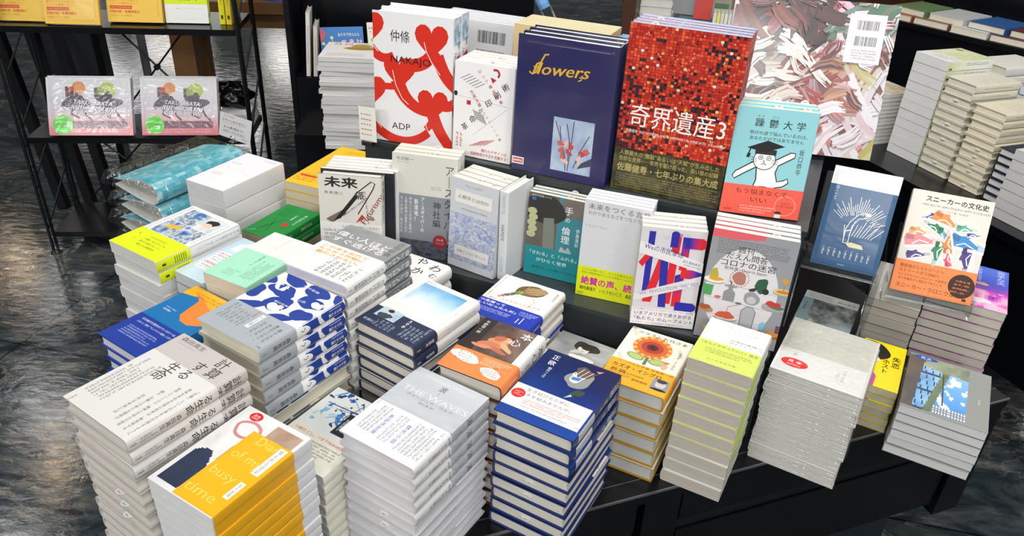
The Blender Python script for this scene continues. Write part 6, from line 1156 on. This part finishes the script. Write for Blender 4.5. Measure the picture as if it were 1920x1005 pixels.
# ------------------------------------------------------------------ bookcase behind
t = thing('bookcase', 'brown and cream bookcase filled with books beyond the red mosaic books', 'bookcase')
BX = Matrix.Translation((.435, 3.40, 0)) @ Matrix.Rotation(R(-6), 4, 'Z')
for nm, mt_, p in (('side_panel', 'darkwood', (-.02, 0, 0, .035, .35, 1.5)), ('side_panel', 'creamboard', (.475, -.02, 0, .515, .35, 1.5)), ('shelf', 'creamboard', (.035, 0, .84, .475, .33, .865)), ('back_panel', 'creamboard', (.035, .33, 0, .475, .35, 1.5)), ('shelf', 'creamboard', (.035, 0, .40, .475, .33, .425))):
    mb = MB(); mb.box(*p, '#111', 0, BX); mb.build(nm, M[mt_], t)
def flat(nm, lab, cat, x, y, z, yaw, wd, ln, th, col, grp=None, page='#e2e0da', xf=BX, spine=None, tilt=None):
    q = thing(nm, lab, cat, xf @ Vector((x, y, z)), 0, grp); zr = xf.to_euler().z; q.rotation_euler = (tilt[0], tilt[1], tilt[2]+zr) if tilt else (0, 0, R(yaw)+zr)
    mb = MB(); mb.box(-wd/2, 0, 0, wd/2, ln, .0015, col); mb.box(-wd/2, 0, th-.0015, wd/2, ln, th, col); mb.box(wd/2-.0015, 0, .0015, wd/2, ln, th-.0015, spine or col); mb.build('cover', M['matte'], q)
    mb = MB(); mb.box(-wd/2+.003, .002, .0017, wd/2-.0018, ln-.002, th-.0017, page); mb.build('pages', M['pages'], q); return q
for k in range(4): flat('boxed_book', f'thick white book, {ORD[3-k]} from the top of the bookcase pile', 'book', .12, .06, .8655+k*.033, -10+k*3, .135, .17, .031, '#dededf', 'white books piled in the bookcase')
flat('boxed_book', 'grey blue book lying flat in the bookcase under the red one', 'book', .26, .01, .8655, -20, .14, .17, .018, '#6f8496')
flat('art_book', 'grey book leaning at a slant in the bookcase', 'book', .27, .17, .885, 0, .15, .19, .012, '#8a8d90', tilt=(R(72), 0, R(-14)))
flat('art_book', 'red book with white border standing in the bookcase', 'book', .325, .10, .886, 0, .075, .125, .01, '#c23c34', tilt=(R(80), 0, R(-8)))
flat('art_book', 'small green and white book standing in the bookcase', 'book', .40, .09, .867, 0, .06, .09, .01, '#3f6a4a', tilt=(R(80), 0, R(-8)))
for k, c in enumerate(('#e2dfd6', '#e6e27a', '#d9e0c9', '#e8e4da', '#e0dccf', '#dfe3e6', '#e4e4e4')): flat('slim_book', f'slim pale spine, {ORD[k].replace("top", "first")} in the bookcase row', 'book', .375+k*.0155, .02, .8665, 0, .11, .075, .0135, c, 'slim books in the bookcase', tilt=(R(90), 0, R(-96)))
t = thing('acrylic_tube', 'clear plastic tube with a blue end leaning behind the cream books', 'tube', (.098, 2.02, .999), 0)
mb = MB(); mb.tube([(.05, 0, .02), (-.01, .03, .13), (-.05, .05, .2)], .016, n=12); mb.build('tube', M['acrylic'], t); mb = MB(); mb.tube([(-.045, .0475, .19), (-.06, .055, .215)], .0155, n=12, col='#5f8fc0'); mb.build('end_cap', M['matte'], t)
# ------------------------------------------------------------------ second table with pale stacks
T2 = Matrix.Translation((1.455, 1.85, 0)) @ Matrix.Rotation(R(22), 4, 'Z')
t = thing('black_table', 'black table carrying the white and cream stacks beyond the sneaker book', 'table')
for nm, p in (('table_top', (-.10, -.25, .675, .62, .85, .70)), ('cabinet_body', (-.085, -.235, .31, .60, .83, .675)), ('plinth', (.22, .30, 0, .52, .72, .31))):
    mb = MB(); mb.box(*p, '#111', 0, T2); mb.build(nm, M['black'], t)
t = thing('black_shelf', 'tall black shelf unit behind the white and cream stacks', 'shelf')
SX = Matrix.Translation((1.52, 3.36, 0)) @ Matrix.Rotation(R(-53), 4, 'Z')
for nm, p in (('cabinet_body', (-.1, .03, 0, 1.0, .45, .93)), ('shelf_board', (-.1, .0, .93, 1.0, .45, .95)), ('back_panel', (-.1, .45, 0, 1.0, .48, 1.9))):
    mb = MB(); mb.box(*p, '#111', 0, SX); mb.build(nm, M['black'], t)
mb = MB(); mb.box(-.145, -.02, 0, -.102, .48, 1.9, '#111', 0, SX); mb.build('side_panel', M['darkwood'], t)
def at2(c, wd, ln): # front corner of a pile -> centre
    a = R(22); u = Vector((math.cos(a), math.sin(a), 0)); v = Vector((-u.y, u.x, 0)); p = Vector((*c, 0))+u*wd/2+v*ln/2; return p.x, p.y
def side_pile(spec, c, wd, ln, n, t_, top, what, where, **k):   # spine toward -v: book x runs along -v
    x, y = at2(c, ln, wd)
    return stack(spec, x, y, 22-90, wd, ln, n, t_, k.pop('fwd', n), top, what, where, z0=.7005, **k)
side_pile(spb('boxed_book', cover='#e6e6e6', page='#e6e6e6', hard=False, sx=.5, front=boxbook, spine=boxsp, edge='#e6e6e6', slips=[]), (1.285, 2.353), .13, .185, 11, .0302, 'white book with green leaf spine, topmost of the tall white pile', 'plain white thick book', 'of the tall white pile', jit=.001)
side_pile(spb(HB, cover='#d6d2c2', edge='#cfcbb9', page='#dfdac9', front=faint, spine=faint_sp, sx=4, slips=[(50, .5)]), (1.325, 2.240), .108, .18, 12, .0246, 'cream hardcover, topmost beside the tall white pile', 'cream hardcover', 'beside the tall white pile', fwd=2, jit=.0025)
side_pile(spb(HB, cover='#d9d0b8', edge='#d3caae', page='#e0d9c4', front=faint, spine=faint_sp, sx=4, slips=[(50, .5)]), (1.370, 2.127), .108, .19, 11, .0227, 'yellowish cream hardcover, topmost beside the navy edged pile', 'yellowish cream hardcover', 'beside the navy edged pile', fwd=5, jit=.002)
side_pile(spb(HB, cover='#2b3040', edge='#1e2430', page='#d6d6d8', sx=4, slips=[(50, .5)]), (1.415, 2.017), .105, .18, 7, .023, 'navy edged hardcover, topmost of its short pile', 'navy edged hardcover', 'of the short navy pile', fwd=1)
side_pile(spb(PB, cover='#c9cace', page='#c4c5c8', hard=False, edge='#c9a878', sx=3, slips=[]), (1.387, 1.884), .12, .18, 7, .0285, 'pale grey paperback, topmost at the black table corner', 'pale grey paperback', 'at the black table corner', jit=.001)
_mx, _my = at2((1.165, 2.50), .17, .13)
stack(spb('magazine', cover='#c9c2b6', page='#d9d9d9', hard=False, spine=lambda a: (a.r(0, 0, 100, 100, '#15161a', 1), a.dots(30, 10, 70, 80, 1, '#e6e6e6', True)), sx=.6, front=lambda a: a.g(20, 20, lambda x, y: pal(['#8a7a66', '#c9b79a', '#e3ddd0', '#6f8aa0'], fbm(x*4, y*4)))), _mx, _my, 202, .17, .13, 13, .0135, 13, 'magazine with brown photo cover, topmost behind the large painted cover', 'black spined magazine', 'behind the large painted cover', z0=.7005, jit=.002)
side_pile(spb(HB, cover='#e4e2da', edge='#dcd9cf', page='#dfdac8', sx=4), (1.53, 2.46), .13, .19, 10, .0295, 'white hardcover with curled cover beyond the tall white pile, topmost', 'white hardcover', 'beyond the tall white pile', fwd=10)
side_pile(spb(PB, cover='#2f86c9', page='#dfdfdf', hard=False, sx=1), (1.62, 2.32), .12, .17, 9, .028, 'bright blue paperback, topmost at the picture edge pile', 'bright blue paperback', 'of the blue pile', fwd=9)
cols = (('#b0604a', 'rust'), ('#8a6a5c', 'brown'), ('#d9d6cd', 'white'), ('#5a3040', 'plum'), ('#d9d4c6', 'cream'), ('#cfcac0', 'pale grey'))
for k, (c, nm) in enumerate(cols):
    flat('shelf_book', f'{nm} covered book lying in the lower row on the tall black shelf', 'book', .02+k*.155, .01, .9505, 0, .145, .20, .025, c, None, '#e0d9c6', SX)
    if k < 5: flat('shelf_book', f'{("olive", "silver", "blue", "maroon", "ivory")[k]} covered book lying in the upper row on the tall black shelf', 'book', .06+k*.16, .03, .976, -4, .145, .20, .024, ('#6f8a5c', '#c9cacc', '#2f5f9e', '#6a2f38', '#e2dccb')[k], None, '#e0d9c6', SX)
